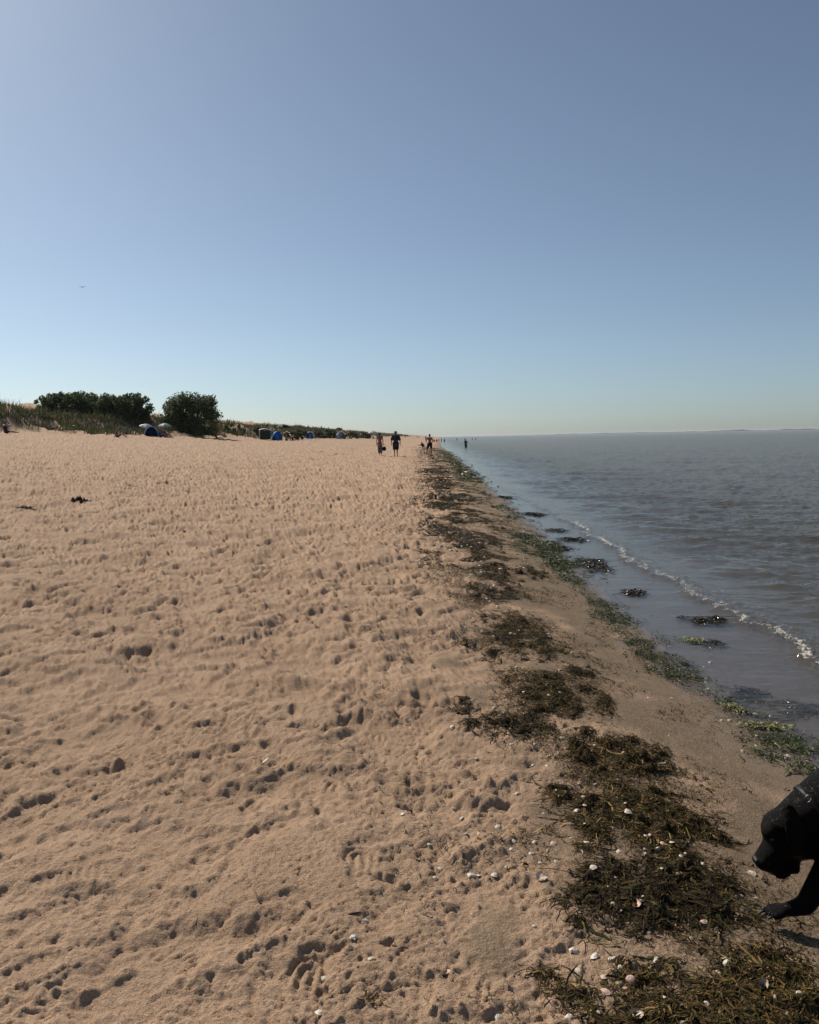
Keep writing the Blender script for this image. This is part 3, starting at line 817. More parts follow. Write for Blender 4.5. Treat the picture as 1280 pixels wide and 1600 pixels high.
m_leaf = attr_mat('foliage', 0.55, 0.3, 0.38)
m_bark = plain('bark', (0.075, 0.058, 0.042), 0.9, 0.1, 0.3, 9)
def leaf_cards(cen, size, seed, pal):
    """small folded leaf sprays at the given points"""
    r = np.random.default_rng(seed)
    n = len(cen)
    a = r.normal(0, 1, (n, 3)); a /= np.linalg.norm(a, axis=1, keepdims=True)
    b_ = np.cross(a, r.normal(0, 1, (n, 3))); b_ /= np.linalg.norm(b_, axis=1, keepdims=True)
    s_ = (size * np.exp(r.normal(0, 0.3, n)))[:, None]
    nrm = np.cross(a, b_) * s_ * 0.18
    V = np.stack([cen - a * s_ * 0.6, cen + b_ * s_ * 0.3 + nrm, cen + a * s_ * 0.6, cen - b_ * s_ * 0.3 + nrm], 1).reshape(-1, 3)
    Q = np.arange(4 * n).reshape(n, 4)
    cols, pr = pal
    c_ = cols[r.choice(len(cols), n, p=pr / pr.sum())] * np.exp(r.normal(0, 0.25, n))[:, None]
    return V, Q, np.repeat(c_, 4, 0)
def tube(bm, pts, radii, seg=7):
    rings = []
    for i, p in enumerate(pts):
        d = (pts[min(i + 1, len(pts) - 1)] - pts[max(i - 1, 0)]).normalized()
        q = d.to_track_quat('Z', 'Y')
        rings.append([bm.verts.new(p + q @ Vector((math.cos(a) * radii[i], math.sin(a) * radii[i], 0))) for a in [2 * math.pi * j / seg for j in range(seg)]])
    for A, B in zip(rings, rings[1:]):
        for j in range(seg):
            bm.faces.new((A[j], A[(j + 1) % seg], B[(j + 1) % seg], B[j]))
    bm.faces.new(rings[0][::-1]); bm.faces.new(rings[-1])
def woody(name, label, cat, px, py_base, Y, width, height, n_leaf, leaf, seed, pal=PAL_SCRUB, group=None, flat=0.55):
    """a shrub or small tree: forked trunk, limbs, and leaf sprays gathered in clumps"""
    p = on_y(px, py_base, Y)
    x0, y0 = p.x, p.y
    z0 = gz(x0, y0) - 0.1
    ht = max(height + (p.z - z0) * 0, 0.5)
    root = thing(name, label, cat, (x0, y0, z0), group=group)
    r = np.random.default_rng(seed)
    bm = bmesh.new()
    ends = []
    nl = max(3, int(width * 1.2))
    for k in range(nl):
        a = 2 * math.pi * (k + r.random() * 0.6) / nl
        rr = width * 0.5 * r.uniform(0.35, 0.85)
        e = Vector((math.cos(a) * rr, math.sin(a) * rr * 0.8, ht * r.uniform(0.45, 0.86)))
        mid = Vector((e.x * 0.4 + r.normal(0, 0.1), e.y * 0.4, e.z * 0.5))
        b0 = Vector((r.normal(0, 0.08), r.normal(0, 0.08), -0.1))
        tube(bm, [b0, mid, e], [0.05 * ht / 2 + 0.03, 0.035 * ht / 2 + 0.015, 0.012])
        ends.append(e)
    tube(bm, [Vector((0, 0, -0.1)), Vector((0.05, 0.03, ht * 0.4)), Vector((-0.05, 0, ht * 0.85))], [0.07 * ht / 2 + 0.04, 0.05 * ht / 2 + 0.02, 0.015])
    link('trunk', bm_mesh('trunk', bm), m_bark, root)
    # clumps
    nc = max(14, int(width * ht * 3.2))
    cl = []
    while len(cl) < nc:
        q = r.uniform(-1, 1, 3)
        rad = math.sqrt(q[0] ** 2 + q[1] ** 2 + (max(q[2], q[2] * flat)) ** 2)
        if rad > 1 or rad < 0.2: continue
        cl.append((q[0] * width * 0.47, q[1] * width * 0.42, ht * (0.48 + 0.43 * q[2]), r.uniform(0.15, 0.32) * min(width, ht) * 0.62))
    cl = np.array(cl)
    w = cl[:, 3] ** 2; pick = r.choice(len(cl), n_leaf, p=w / w.sum())
    d = r.normal(0, 1, (n_leaf, 3)); d /= np.linalg.norm(d, axis=1, keepdims=True)
    cen = cl[pick, :3] + d * (cl[pick, 3] * r.random(n_leaf) ** 0.4)[:, None]
    cen[:, 2] = np.maximum(cen[:, 2], 0.05)
    V, Q, c_ = leaf_cards(cen, leaf, seed + 5, pal)
    link('crown', np_mesh('crown', V, Q, False, c_), m_leaf, root)
    return root
PAL_TREE = (np.array([(0.065, 0.090, 0.036), (0.095, 0.122, 0.050), (0.13, 0.155, 0.068), (0.045, 0.060, 0.027)]), np.array([0.35, 0.3, 0.15, 0.2]))
woody('broad_tree', 'broad dark round tree standing alone on the dune beside the parasols', 'tree', 298, 668, 98, 7.2, 5.4, 14000, 0.22, 201, PAL_TREE)
woody('dune_shrub', 'leftmost shrub of the tall thicket on the dune', 'shrub', 94, 660, 90, 5.4, 2.9, 6000, 0.21, 202, PAL_TREE, 'thicket on the dune')
woody('dune_shrub', 'second shrub from the left in the tall dune thicket', 'shrub', 122, 662, 94, 5.2, 3.2, 6200, 0.21, 203, PAL_TREE, 'thicket on the dune')
woody('dune_shrub', 'tallest shrub in the middle of the dune thicket', 'shrub', 155, 663, 92, 5.8, 3.6, 6800, 0.21, 204, PAL_TREE, 'thicket on the dune')
woody('dune_shrub', 'fourth shrub from the left in the dune thicket', 'shrub', 186, 664, 93, 5.4, 3.5, 6400, 0.21, 205, PAL_TREE, 'thicket on the dune')
woody('dune_shrub', 'rightmost shrub of the thicket, behind the white parasol', 'shrub', 212, 665, 94, 4.4, 3.2, 6000, 0.21, 206, PAL_TREE, 'thicket on the dune')
woody('small_bush', 'small lone bush on the dune just right of the round tree', 'bush', 357, 672, 112, 1.9, 1.7, 700, 0.2, 207, PAL_TREE)
for k, (px, pb, Y, w, h, lb) in enumerate(((380, 674, 122, 2.6, 1.3, 'low bush on the dune left of the camp of tents'), (404, 675, 126, 2.8, 1.7, 'bush behind the left end of the camp of tents'),
        (418, 675, 128, 2.2, 2.1, 'pointed bush rising behind the pink-topped shelter'), (455, 678, 136, 3.4, 1.6, 'bush behind the black parasol'),
        (472, 679, 142, 3.6, 1.9, 'tall bush between the black parasol and the lone blue tent'), (500, 680, 172, 4.6, 1.7, 'bush right of the lone blue tent'),
        (516, 681, 188, 3.0, 2.5, 'upright bush between the two farther tents'), (546, 681, 215, 6.0, 2.0, 'bush right of the far pale tent'),
        (566, 682, 250, 7.0, 2.0, 'bush left of the far white parasol'))):
    woody('dune_bush', lb, 'bush', px, pb, Y, w, h, 700, 0.26 * Y / 120, 230 + k, PAL_SCRUB, 'bushes along the far dune')
# low dark scrub hugging the dune foot
r = np.random.default_rng(95)
parts = []
for k in range(210):
    y = 55 + 200 * r.random() ** 1.6
    t = r.uniform(-0.3, 7.5)
    x = float(x_dune(y)) - t - 0.8
    s_ = r.uniform(0.35, 1.0)
    n = int(110 * s_ + 30)
    d = r.normal(0, 1, (n, 3)); d /= np.linalg.norm(d, axis=1, keepdims=True)
    cen = d * r.random(n)[:, None] ** 0.4 * np.array([s_ * 1.1, s_ * 1.1, s_ * 0.55])
    cen[:, 2] = np.abs(cen[:, 2]) + gz(x, y)
    cen[:, 0] += x; cen[:, 1] += y
    parts.append(leaf_cards(cen, 0.14 * max(1, y / 90), 900 + k, PAL_SCRUB))
V, Q, c = join(parts)
o = link('dune_scrub', np_mesh('dune_scrub', V, Q, False, c), m_leaf)
tag(o, 'low dark scrub along the foot of the dunes', 'scrub', kind='stuff')

# far shore on the horizon at the right
bm = bmesh.new()
r = np.random.default_rng(97)
xs = np.linspace(900, 9500, 420)
hh = 4 + 5 * smoothstep(1500, 5200, xs) + 4.5 * np.clip(samp(T_mid, xs, xs * 0 + 3, 9000.0), -0.7, 2) * smoothstep(2000, 4000, xs) + 2.0 * np.abs(samp(T_rough, xs, xs * 0 + 7, 9000.0))
hh *= smoothstep(900, 2000, xs)
prev = None
for x, h in zip(xs, hh):
    y = 9000 - 0.12 * (x - 900)
    q = [bm.verts.new((x, y, -0.6)), bm.verts.new((x, y + 4, max(0.2, h * 0.55))), bm.verts.new((x, y + 25, max(0.3, h))), bm.verts.new((x, y + 320, -0.6))]
    if prev:
        for j in range(3): bm.faces.new((prev[j], q[j], q[j + 1], prev[j + 1]))
    prev = q
fs = link('far_shore', bm_mesh('far_shore', bm), plain('far_wooded_shore', (0.05, 0.062, 0.045), 0.9, 0.1, 0.4, 0.01))
tag(fs, 'low wooded far shore along the right horizon', 'shore', kind='structure')

# ------------------------------------------------------------------ clay: bodies grown as one continuous surface
def ball(bm, c, rad, rot=None, sub=2):
    if not hasattr(rad, '__len__'): rad = (rad, rad, rad)
    M = Matrix.Translation(Vector(c)) @ (rot.to_matrix().to_4x4() if rot is not None else Matrix()) @ Matrix.Diagonal((*rad, 1))
    bmesh.ops.create_icosphere(bm, subdivisions=sub, radius=1, matrix=M)
def capsule(bm, a, b, ra, rb, sub=2):
    a, b = Vector(a), Vector(b)
    ball(bm, a, ra, sub=sub); ball(bm, b, rb, sub=sub)
    d = b - a
    if d.length < 1e-5: return
    M = Matrix.Translation((a + b) / 2) @ d.to_track_quat('Z', 'Y').to_matrix().to_4x4()
    bmesh.ops.create_cone(bm, cap_ends=True, segments=14, radius1=ra * 0.995, radius2=rb * 0.995, depth=d.length, matrix=M)
def clay(name, bm, voxel, smooth=4, keep=1.0):
    me = bpy.data.meshes.new(name + '_clay'); bm.to_mesh(me); bm.free()
    o = bpy.data.objects.new(name + '_clay', me); C.objects.link(o)
    m = o.modifiers.new('r', 'REMESH'); m.mode = 'VOXEL'; m.voxel_size = voxel
    if smooth:
        m = o.modifiers.new('s', 'SMOOTH'); m.factor = 0.5; m.iterations = smooth
    if keep < 1:
        m = o.modifiers.new('d', 'DECIMATE'); m.ratio = keep
    dg = bpy.context.evaluated_depsgraph_get()
    out = bpy.data.meshes.new_from_object(o.evaluated_get(dg))
    out.name = name
    bpy.data.objects.remove(o); bpy.data.meshes.remove(me)
    out.polygons.foreach_set('use_smooth', np.full(len(out.polygons), True))
    return out

# ------------------------------------------------------------------ the black dog
DY = 2.46                                             # the dog's midline
m_dog, nt, b, nn, ll = mat('black_coat')
mp = nn.new('ShaderNodeMapping'); mp.inputs['Scale'].default_value = (60, 220, 220); mp.inputs['Rotation'].default_value = (0, 0.7, 0)
ll.new(objco(nt), mp.inputs['Vector'])
hairn = noise(nt, 4.0, 5, 0.65, mp.outputs[0])
ll.new(mixrgb(nt, mrange(nt, hairn, 0.35, 0.7), (0.0020, 0.0018, 0.0018), (0.0065, 0.0052, 0.0046)), b.inputs['Base Color'])
setp(b, None, 0.48, 0.07)
bump(nt, b, hairn, 0.7, 0.004)
m_skin_dark = plain('dog_nose_leather', (0.006, 0.005, 0.005), 0.55, 0.25, 0.3, 90, 0.002)
def dp(px, py, dy=0.0):
    return on_y(px, py, DY + dy)
z_g = gz(1.2, 2.4)
dog_root = Vector((1.75, DY, gz(1.75, DY)))
dog = thing('dog', 'black short-haired dog with lowered head sniffing the sand at the right edge', 'dog', dog_root)
bm = bmesh.new()
# head
ball(bm, dp(1224, 1295), (0.070, 0.066, 0.066))
ball(bm, dp(1243, 1288), (0.072, 0.072, 0.070))
for s_ in (-1, 1):
    ball(bm, dp(1204, 1300, 0.030 * s_), (0.030, 0.030, 0.032))        # brow
    ball(bm, dp(1233, 1318, 0.040 * s_), (0.056, 0.032, 0.052))        # cheek
    ball(bm, dp(1200, 1349, 0.020 * s_), (0.034, 0.018, 0.026))        # flews
    ball(bm, dp(1210, 1352, 0.026 * s_), (0.032, 0.016, 0.026))
ball(bm, dp(1221, 1364, -0.026), (0.027, 0.016, 0.024))                # hanging lip
ball(bm, dp(1226, 1362, 0.022), (0.027, 0.016, 0.024))
ball(bm, dp(1239, 1356, -0.01), (0.022, 0.03, 0.018))
capsule(bm, dp(1216, 1324), dp(1196, 1344), 0.050, 0.037)              # muzzle
ball(bm, dp(1187, 1344), (0.020, 0.026, 0.020))
capsule(bm, dp(1236, 1345), dp(1205, 1358), 0.030, 0.016)              # lower jaw
capsule(bm, dp(1240, 1318), dp(1272, 1312), 0.052, 0.060)              # throat
# neck, chest, trunk (mostly outside the picture)
nk0, nk1 = dp(1242, 1285), dp(1292, 1252)
capsule(bm, nk0, nk1, 0.070, 0.090)
sh = Vector((1.56, DY, z_g + 0.50))
capsule(bm, nk1, sh, 0.090, 0.135)
ball(bm, (1.52, DY, z_g + 0.40), (0.12, 0.105, 0.15))
z_h = gz(2.12, DY)
capsule(bm, (1.60, DY, z_g + 0.43), (1.95, DY, z_g + 0.40), 0.148, 0.118)
capsule(bm, (1.95, DY, z_g + 0.40), (2.14, DY, z_g + 0.38), 0.115, 0.118)
ball(bm, (1.72, DY, z_g + 0.40), (0.20, 0.13, 0.15))
capsule(bm, (2.21, DY, z_g + 0.42), (2.40, DY + 0.03, z_g + 0.26), 0.032, 0.022)
capsule(bm, (2.40, DY + 0.03, z_g + 0.26), (2.51, DY + 0.04, z_g + 0.23), 0.022, 0.010)
# near (left) foreleg, reaching forward; dy < 0 is towards the camera
fy = -0.085
paw = dp(1222, 1424, fy); wr = dp(1258, 1415, fy); el = dp(1306, 1338, fy)
capsule(bm, el, (1.53, DY + fy * 0.8, z_g + 0.42), 0.050, 0.075)
capsule(bm, wr, el, 0.030, 0.046)
capsule(bm, paw + Vector((0.01, 0, 0.004)), wr, 0.021, 0.030)
for k, oy in enumerate((-0.024, -0.008, 0.008, 0.024)):
    e = 0.012 if k in (1, 2) else 0.0
    t0 = paw + Vector((-0.004, oy * 0.8, 0.004)); t1 = paw + Vector((-0.030 - e, oy, -0.002)); 
    capsule(bm, t0, t1, 0.0135, 0.0125)
# far foreleg, further back
f2 = 0.085
z_f = gz(1.46, DY + f2)
capsule(bm, (1.53, DY + f2 * 0.8, z_g + 0.40), (1.55, DY + f2, z_g + 0.25), 0.07, 0.046)
capsule(bm, (1.55, DY + f2, z_g + 0.25), (1.50, DY + f2, z_f + 0.05), 0.044, 0.028)
capsule(bm, (1.50, DY + f2, z_f + 0.05), (1.455, DY + f2, z_f + 0.018), 0.03, 0.022)
for oy in (-0.024, -0.008, 0.008, 0.024):
    capsule(bm, (1.46, DY + f2 + oy * 0.8, z_f + 0.016), (1.43, DY + f2 + oy, z_f + 0.012), 0.014, 0.012)
# hind legs: knee forward and high, hock back and low
for oy, sx in ((-0.09, 0.06), (0.09, -0.08)):
    hip = Vector((2.10, DY + oy, z_g + 0.36)); kn = Vector((1.99 + sx, DY + oy, z_h + 0.30)); hk = Vector((2.19 + sx, DY + oy, z_h + 0.17)); ft = Vector((2.14 + sx, DY + oy, gz(2.14 + sx, DY + oy) + 0.022))
    capsule(bm, hip, kn, 0.095, 0.058); capsule(bm, kn, hk, 0.052, 0.028); capsule(bm, hk, ft, 0.027, 0.024)
    for q in (-0.022, -0.007, 0.007, 0.022):
        capsule(bm, ft + Vector((0, q * 0.8, 0)), ft + Vector((-0.05, q, -0.006)), 0.015, 0.012)
bmesh.ops.translate(bm, verts=bm.verts, vec=-dog_root)
dog_body = link('body', clay('dog_body', bm, 0.0068, 10), m_dog, dog)
# short glossy coat: fine hairs lying back along the skin
me = dog_body.data
nv = len(me.vertices)
co = np.zeros(nv * 3); me.vertices.foreach_get('co', co); co = co.reshape(-1, 3)
no = np.zeros(nv * 3); me.vertices.foreach_get('normal', no); no = no.reshape(-1, 3)
rf = np.random.default_rng(301)
pick = rf.choice(nv, 26000)
pick = pick[co[pick, 0] + dog_root.x < 1.62]
p, n_ = co[pick] + rf.normal(0, 0.0022, (len(pick), 3)), no[pick]
back = np.array([0.75, 0.0, -0.35]) + rf.normal(0, 0.22, (len(pick), 3))
back -= n_ * (back * n_).sum(1, keepdims=True)
back /= np.linalg.norm(back, axis=1, keepdims=True) + 1e-6
d = back + n_ * rf.uniform(0.10, 0.38, (len(pick), 1))
sd = np.cross(n_, back)
ln = rf.uniform(0.006, 0.013, (len(pick), 1)); wd = 0.00055
p = p - n_ * 0.0012
V = np.stack([p + sd * wd, p - sd * wd, p + d * ln * 0.6 - sd * wd * 0.7, p + d * ln * 0.6 + sd * wd * 0.7, ], 1)
tip_ = p + d * ln - n_ * ln * 0.10
V = np.concatenate([V, tip_[:, None]], 1).reshape(-1, 3)
b5 = np.arange(len(p))[:, None] * 5
T3 = np.concatenate([b5 + np.array([0, 1, 2]), b5 + np.array([0, 2, 3]), b5 + np.array([3, 2, 4])], 1).reshape(-1, 3)
m_fur = plain('black_hairs', (0.0050, 0.0040, 0.0034), 0.40, 0.16, 0.35, 50)
fur = link('coat', np_mesh('coat', V, T3, False), m_fur, dog)
fur['kind'] = 'stuff'
# folded ears
def ear(side):
    bm = bmesh.new()
    A = dp(1232, 1268, side * 0.058) - dog_root; tip = dp(1245, 1328, side * 0.080) - dog_root
    n = 8
    for i in range(n):
        t = i / (n - 1)
        c_ = A.lerp(tip, t) + Vector((0.004 * math.sin(3 * t), side * 0.018 * math.sin(math.pi * min(1, t * 1.1)), 0))
        w = 0.012 + 0.024 * math.sin(math.pi * min(1, 0.18 + 0.66 * t))
        ball(bm, c_, (w, 0.0095, 0.015 + 0.4 * w))
    link('ear', clay('ear', bm, 0.0045, 8), m_dog, dog)
ear(-1); ear(1)
bm = bmesh.new()
ball(bm, dp(1182, 1343) - dog_root, (0.013, 0.019, 0.014))
for s_ in (-1, 1): ball(bm, dp(1184, 1346, 0.013 * s_) - dog_root, (0.011, 0.010, 0.010))
link('nose', clay('dog_nose', bm, 0.0035, 2), m_skin_dark, dog)
m_eye = plain('dog_eye', (0.02, 0.010, 0.005), 0.08, 0.6, 0.2, 60)
for s_ in (-1, 1):
    bm = bmesh.new(); ball(bm, dp(1206, 1311, 0.048 * s_) - dog_root, 0.0095)
    link('eye', bm_mesh('eye', bm), m_eye, dog)
m_claw = plain('claw', (0.03, 0.026, 0.023), 0.4, 0.4)
for oy, e in ((-0.024, 0), (-0.008, 0.012), (0.008, 0.012), (0.024, 0)):
    bm = bmesh.new()
    p0 = paw + Vector((-0.040 - e, oy, -0.002)) - dog_root
    tube(bm, [p0, p0 + Vector((-0.010, 0, -0.003)), p0 + Vector((-0.015, 0, -0.010))], [0.0045, 0.0035, 0.0008], 6)
    link('claw', bm_mesh('claw', bm), m_claw, dog)
# collar with its ring
m_collar = plain('collar_leather', (0.008, 0.008, 0.008), 0.5, 0.2, 0.3, 40)
m_steel = plain('steel_ring', (0.25, 0.25, 0.26), 0.4, 0.5, 0.15, 30)
m_steel.node_tree.nodes['Principled BSDF'].inputs['Metallic'].default_value = 1.0
ax = (nk1 - nk0).normalized()
cc = nk0.lerp(nk1, 0.62)
q = ax.to_track_quat('Z', 'Y')
bm = bmesh.new()
N = 40
rg = []
for i in range(N):
    a = 2 * math.pi * i / N
    rr = 0.083
    rg.append([bm.verts.new(cc - dog_root + q @ Vector((math.cos(a) * (rr + dr), math.sin(a) * (rr + dr), dz))) for dr, dz in ((0, -0.010), (0.002, -0.009), (0.002, 0.009), (0, 0.010), (-0.004, 0.008), (-0.004, -0.008))])
for i in range(N):
    A, B = rg[i], rg[(i + 1) % N]
    for j in range(6): bm.faces.new((A[j], A[(j + 1) % 6], B[(j + 1) % 6], B[j]))
bmesh.ops.recalc_face_normals(bm, faces=bm.faces)
col_o = link('collar', bm_mesh('collar', bm), m_collar, dog)
bm = bmesh.new()
rc = dp(1263, 1248, -0.085) - dog_root
pts = [rc + Vector((0.010 * math.cos(a), -0.004 * math.sin(a), 0.014 * math.sin(a))) for a in [2 * math.pi * i / 16 for i in range(17)]]
tube(bm, pts, [0.0022] * 17, 6)
link('ring', bm_mesh('ring', bm), m_steel, col_o)

# ------------------------------------------------------------------ people
m_skin = {k: plain('skin_' + k, c_, 0.55, 0.3, 0.10, 12) for k, c_ in (('tan', (0.37, 0.215, 0.145)), ('fair', (0.42, 0.27, 0.20)), ('brown', (0.24, 0.135, 0.09)))}
m_hair = plain('dark_hair', (0.022, 0.016, 0.012), 0.5, 0.4, 0.3, 40)
cloth = {k: plain('cloth_' + k, c_, 0.85, 0.15, 0.16, 14, 0.01) for k, c_ in (('navy', (0.026, 0.034, 0.065)), ('black', (0.014, 0.014, 0.016)), ('brown', (0.20, 0.115, 0.085)), ('white', (0.66, 0.64, 0.61)),
      ('purple', (0.045, 0.022, 0.045)), ('mauve', (0.19, 0.13, 0.14)), ('khaki', (0.16, 0.14, 0.10)), ('blue', (0.03, 0.09, 0.22)), ('grey', (0.16, 0.16, 0.17)))}
m_pattern, nt, b, nn, ll = mat('patterned_cloth')
v = nn.new('ShaderNodeTexVoronoi'); v.inputs['Scale'].default_value = 16; ll.new(objco(nt), v.inputs['Vector'])
ll.new(mixrgb(nt, mrange(nt, v.outputs['Distance'], 0.25, 0.5), (0.34, 0.31, 0.29), (0.07, 0.06, 0.065)), b.inputs['Base Color'])
setp(b, None, 0.85, 0.1)
STAND = dict(pelvis=(0, 0, 0.95), waist=(0, 0, 1.10), chest=(0, 0.0, 1.29), neck=(0, 0, 1.47), head=(0, 0.025, 1.63),
             shL=(-0.185, 0, 1.41), elL=(-0.235, -0.03, 1.13), wrL=(-0.235, 0.05, 0.89), shR=(0.185, 0, 1.41), elR=(0.235, -0.03, 1.13), wrR=(0.235, 0.05, 0.89),
             hipL=(-0.09, 0, 0.92), knL=(-0.10, 0.03, 0.50), anL=(-0.10, 0.0, 0.085), hipR=(0.09, 0, 0.92), knR=(0.10, 0.03, 0.50), anR=(0.10, 0.0, 0.085),
             toL=(-0.11, 0.17, 0.035), toR=(0.11, 0.17, 0.035))
def body_bm(J, girth=1.0):
    bm = bmesh.new()
    g = girth
    V_ = lambda k: Vector(J[k])
    ball(bm, J['pelvis'], (0.155 * g, 0.115 * g, 0.11)); ball(bm, J['waist'], (0.132 * g, 0.10 * g, 0.13)); ball(bm, J['chest'], (0.165 * g, 0.112 * g, 0.16))
    capsule(bm, J['chest'], J['waist'], 0.12 * g, 0.105 * g); capsule(bm, J['waist'], J['pelvis'], 0.105 * g, 0.11 * g)
    capsule(bm, V_('chest') + Vector((0, 0, 0.1)), J['neck'], 0.085, 0.058); capsule(bm, J['neck'], V_('head') - Vector((0, 0, 0.04)), 0.055, 0.055)
    h = V_('head')
    ball(bm, h, (0.076, 0.095, 0.112)); ball(bm, h + Vector((0, 0.05, -0.065)), (0.045, 0.045, 0.04))
    ball(bm, h + Vector((0, 0.10, -0.015)), (0.014, 0.018, 0.022))
    for s_ in (-1, 1): ball(bm, h + Vector((0.078 * s_, 0, -0.01)), (0.012, 0.022, 0.03))
    for S in 'LR':
        sg = -1 if S == 'L' else 1
        capsule(bm, V_('chest') + Vector((0.06 * sg, 0, 0.09)), J['sh' + S], 0.07, 0.062)
        capsule(bm, J['sh' + S], J['el' + S], 0.056 * g, 0.042); capsule(bm, J['el' + S], J['wr' + S], 0.042, 0.029)
        w = V_('wr' + S); d = (w - V_('el' + S)).normalized()
        pm = w + d * 0.075
        capsule(bm, w, pm, 0.026, 0.032)
        side = d.cross(Vector((1, 0, 0)))
        if side.length < 0.1: side = d.cross(Vector((0, 1, 0)))
        side.normalize()
        inw = side.cross(d).normalized()
        for k, ln in enumerate((0.070, 0.080, 0.076, 0.060)):
            b0 = pm + side * (0.024 - 0.016 * k)
            kn = b0 + d * ln * 0.55; tp = kn + (d * 0.8 + inw * 0.6).normalized() * ln * 0.5
            capsule(bm, b0, kn, 0.011, 0.010, 1); capsule(bm, kn, tp, 0.010, 0.009, 1)
        t0 = w + d * 0.03 + side * 0.025
        capsule(bm, t0, t0 + (side * 0.8 + d * 0.6).normalized() * 0.05, 0.012, 0.010, 1)
        capsule(bm, J['pelvis'], J['hip' + S], 0.10 * g, 0.095 * g)
        capsule(bm, J['hip' + S], J['kn' + S], 0.088 * g, 0.058); capsule(bm, J['kn' + S], J['an' + S], 0.056, 0.036)
        k_, a_ = V_('kn' + S), V_('an' + S)
        ball(bm, k_.lerp(a_, 0.32) + Vector((0, -0.02, 0)), (0.05, 0.052, 0.085))
        capsule(bm, a_ - Vector((0, 0.02, 0.035)), J['to' + S], 0.036, 0.028)
    return bm
def top_bm(J, girth=1.0, sleeve=0.55, hem=0.0, infl=0.022, straps=False):
    bm = bmesh.new(); g = girth
    V_ = lambda k: Vector(J[k])
    ball(bm, J['waist'], (0.132 * g + infl, 0.10 * g + infl, 0.13)); 
    capsule(bm, J['chest'], J['waist'], 0.12 * g + infl, 0.11 * g + infl); ball(bm, J['chest'], (0.165 * g + infl, 0.112 * g + infl, 0.15))
    if hem > 0: 
        pv = V_('pelvis') + (V_('pelvis') - V_('waist')) * hem
        capsule(bm, J['waist'], pv, 0.11 * g + infl, 0.13 * g + infl); ball(bm, V_('pelvis'), (0.16 * g + infl, 0.115 * g + infl, 0.10))
    if not straps:
        capsule(bm, V_('chest') + Vector((0, 0, 0.1)), V_('neck') - Vector((0, 0, 0.03)), 0.085 + infl, 0.06 + infl)
        for S in 'LR':
            sg = -1 if S == 'L' else 1
            capsule(bm, V_('chest') + Vector((0.06 * sg, 0, 0.09)), J['sh' + S], 0.07 + infl, 0.06 + infl)
            if sleeve: capsule(bm, J['sh' + S], V_('sh' + S).lerp(V_('el' + S), sleeve), 0.058 * g + infl, 0.055 * g + infl)
    return bm
def bottom_bm(J, girth=1.0, length=0.8, infl=0.022, flare=1.0):
    bm = bmesh.new(); g = girth
    V_ = lambda k: Vector(J[k])
    ball(bm, J['pelvis'], (0.157 * g + infl, 0.115 * g + infl, 0.115))
    for S in 'LR':
        capsule(bm, J['pelvis'], J['hip' + S], 0.10 * g + infl, 0.095 * g + infl)
        f = min(length, 1.0)
        capsule(bm, J['hip' + S], V_('hip' + S).lerp(V_('kn' + S), f), 0.09 * g + infl, (0.088 - 0.03 * f) * g * flare + infl)
        if length > 1:
            capsule(bm, J['kn' + S], V_('kn' + S).lerp(V_('an' + S), length - 1), 0.058 * flare + infl, 0.05 * flare + infl)
    return bm
def hair_bm(J, long=0.0):
    bm = bmesh.new(); h = Vector(J['head'])
    ball(bm, h + Vector((0, -0.018, 0.022)), (0.086, 0.095, 0.108))
    ball(bm, h + Vector((0, -0.045, -0.03)), (0.076, 0.062, 0.07))
    if long: capsule(bm, h + Vector((0, -0.06, -0.03)), h + Vector((0, -0.085, -0.03 - long)), 0.06, 0.045)
    return bm
VOX, KEEP = 0.016, 0.45
def person(label, loc, rz, scale, J=None, skin='tan', garments=(), hair=0.0, girth=1.0, group=None, hat=None, meshes=None):
    P_ = dict(STAND); P_.update(J or {})
    root = thing('person', label, 'person', loc, rz, group)
    root.scale = (scale,) * 3
    if meshes is None:
        meshes = [('body', clay('body', body_bm(P_, girth), VOX, 3, KEEP), m_skin[skin])]
        for nm, mt, kind, kw in garments:
            bm = (top_bm if kind == 'top' else bottom_bm)(P_, girth, **kw)
            meshes.append((nm, clay(nm, bm, VOX, 3, KEEP), mt))
        meshes.append(('hair', clay('hair', hair_bm(P_, hair), VOX, 2, KEEP), m_hair))
        if hat:
            h = Vector(P_['head'])
            bm = bmesh.new()
            prof = [(0.0, 0.145), (0.05, 0.142), (0.082, 0.120), (0.094, 0.055), (0.100, 0.040), (0.165, 0.018), (0.168, 0.012), (0.098, 0.032)]
            rings = []
            for rr, zz in prof:
                rings.append([bm.verts.new(h + Vector((rr * math.cos(a), rr * 1.12 * math.sin(a) - 0.005, zz))) for a in [2 * math.pi * i / 20 for i in range(20)]] if rr > 0 else [bm.verts.new(h + Vector((0, -0.005, zz)))])
            for R0, R1 in zip(rings, rings[1:]):
                for i in range(20):
                    j = (i + 1) % 20
                    if len(R0) == 1: bm.faces.new((R0[0], R1[i], R1[j]))
                    else: bm.faces.new((R0[i], R1[i], R1[j], R0[j]))
            meshes.append(('sun_hat', bm_mesh('sun_hat', bm), hat))
    for nm, me, mt in meshes: link(nm, me, mt, root)
    return root, meshes
def stand_at(px, py, z_extra=0.0, guess=60.0, water=None):
    """place on the sand where the photo shows the feet"""
    Y = guess
    for _ in range(40):
        p = on_y(px, py, Y)
        zg = gz(p.x, Y) if water is None else water
        d = ray(px, py)
        Yn = (zg - CAM_H) / (d.z / d.y) if d.z < -1e-6 else Y
        Y = 0.6 * Y + 0.4 * float(np.clip(Yn, 8, 900))
    p = on_y(px, py, Y)
    return Vector((p.x, Y, (gz(p.x, Y) if water is None else water) + z_extra))
def size_at(Y, h_px): return h_px * Y / F_PX

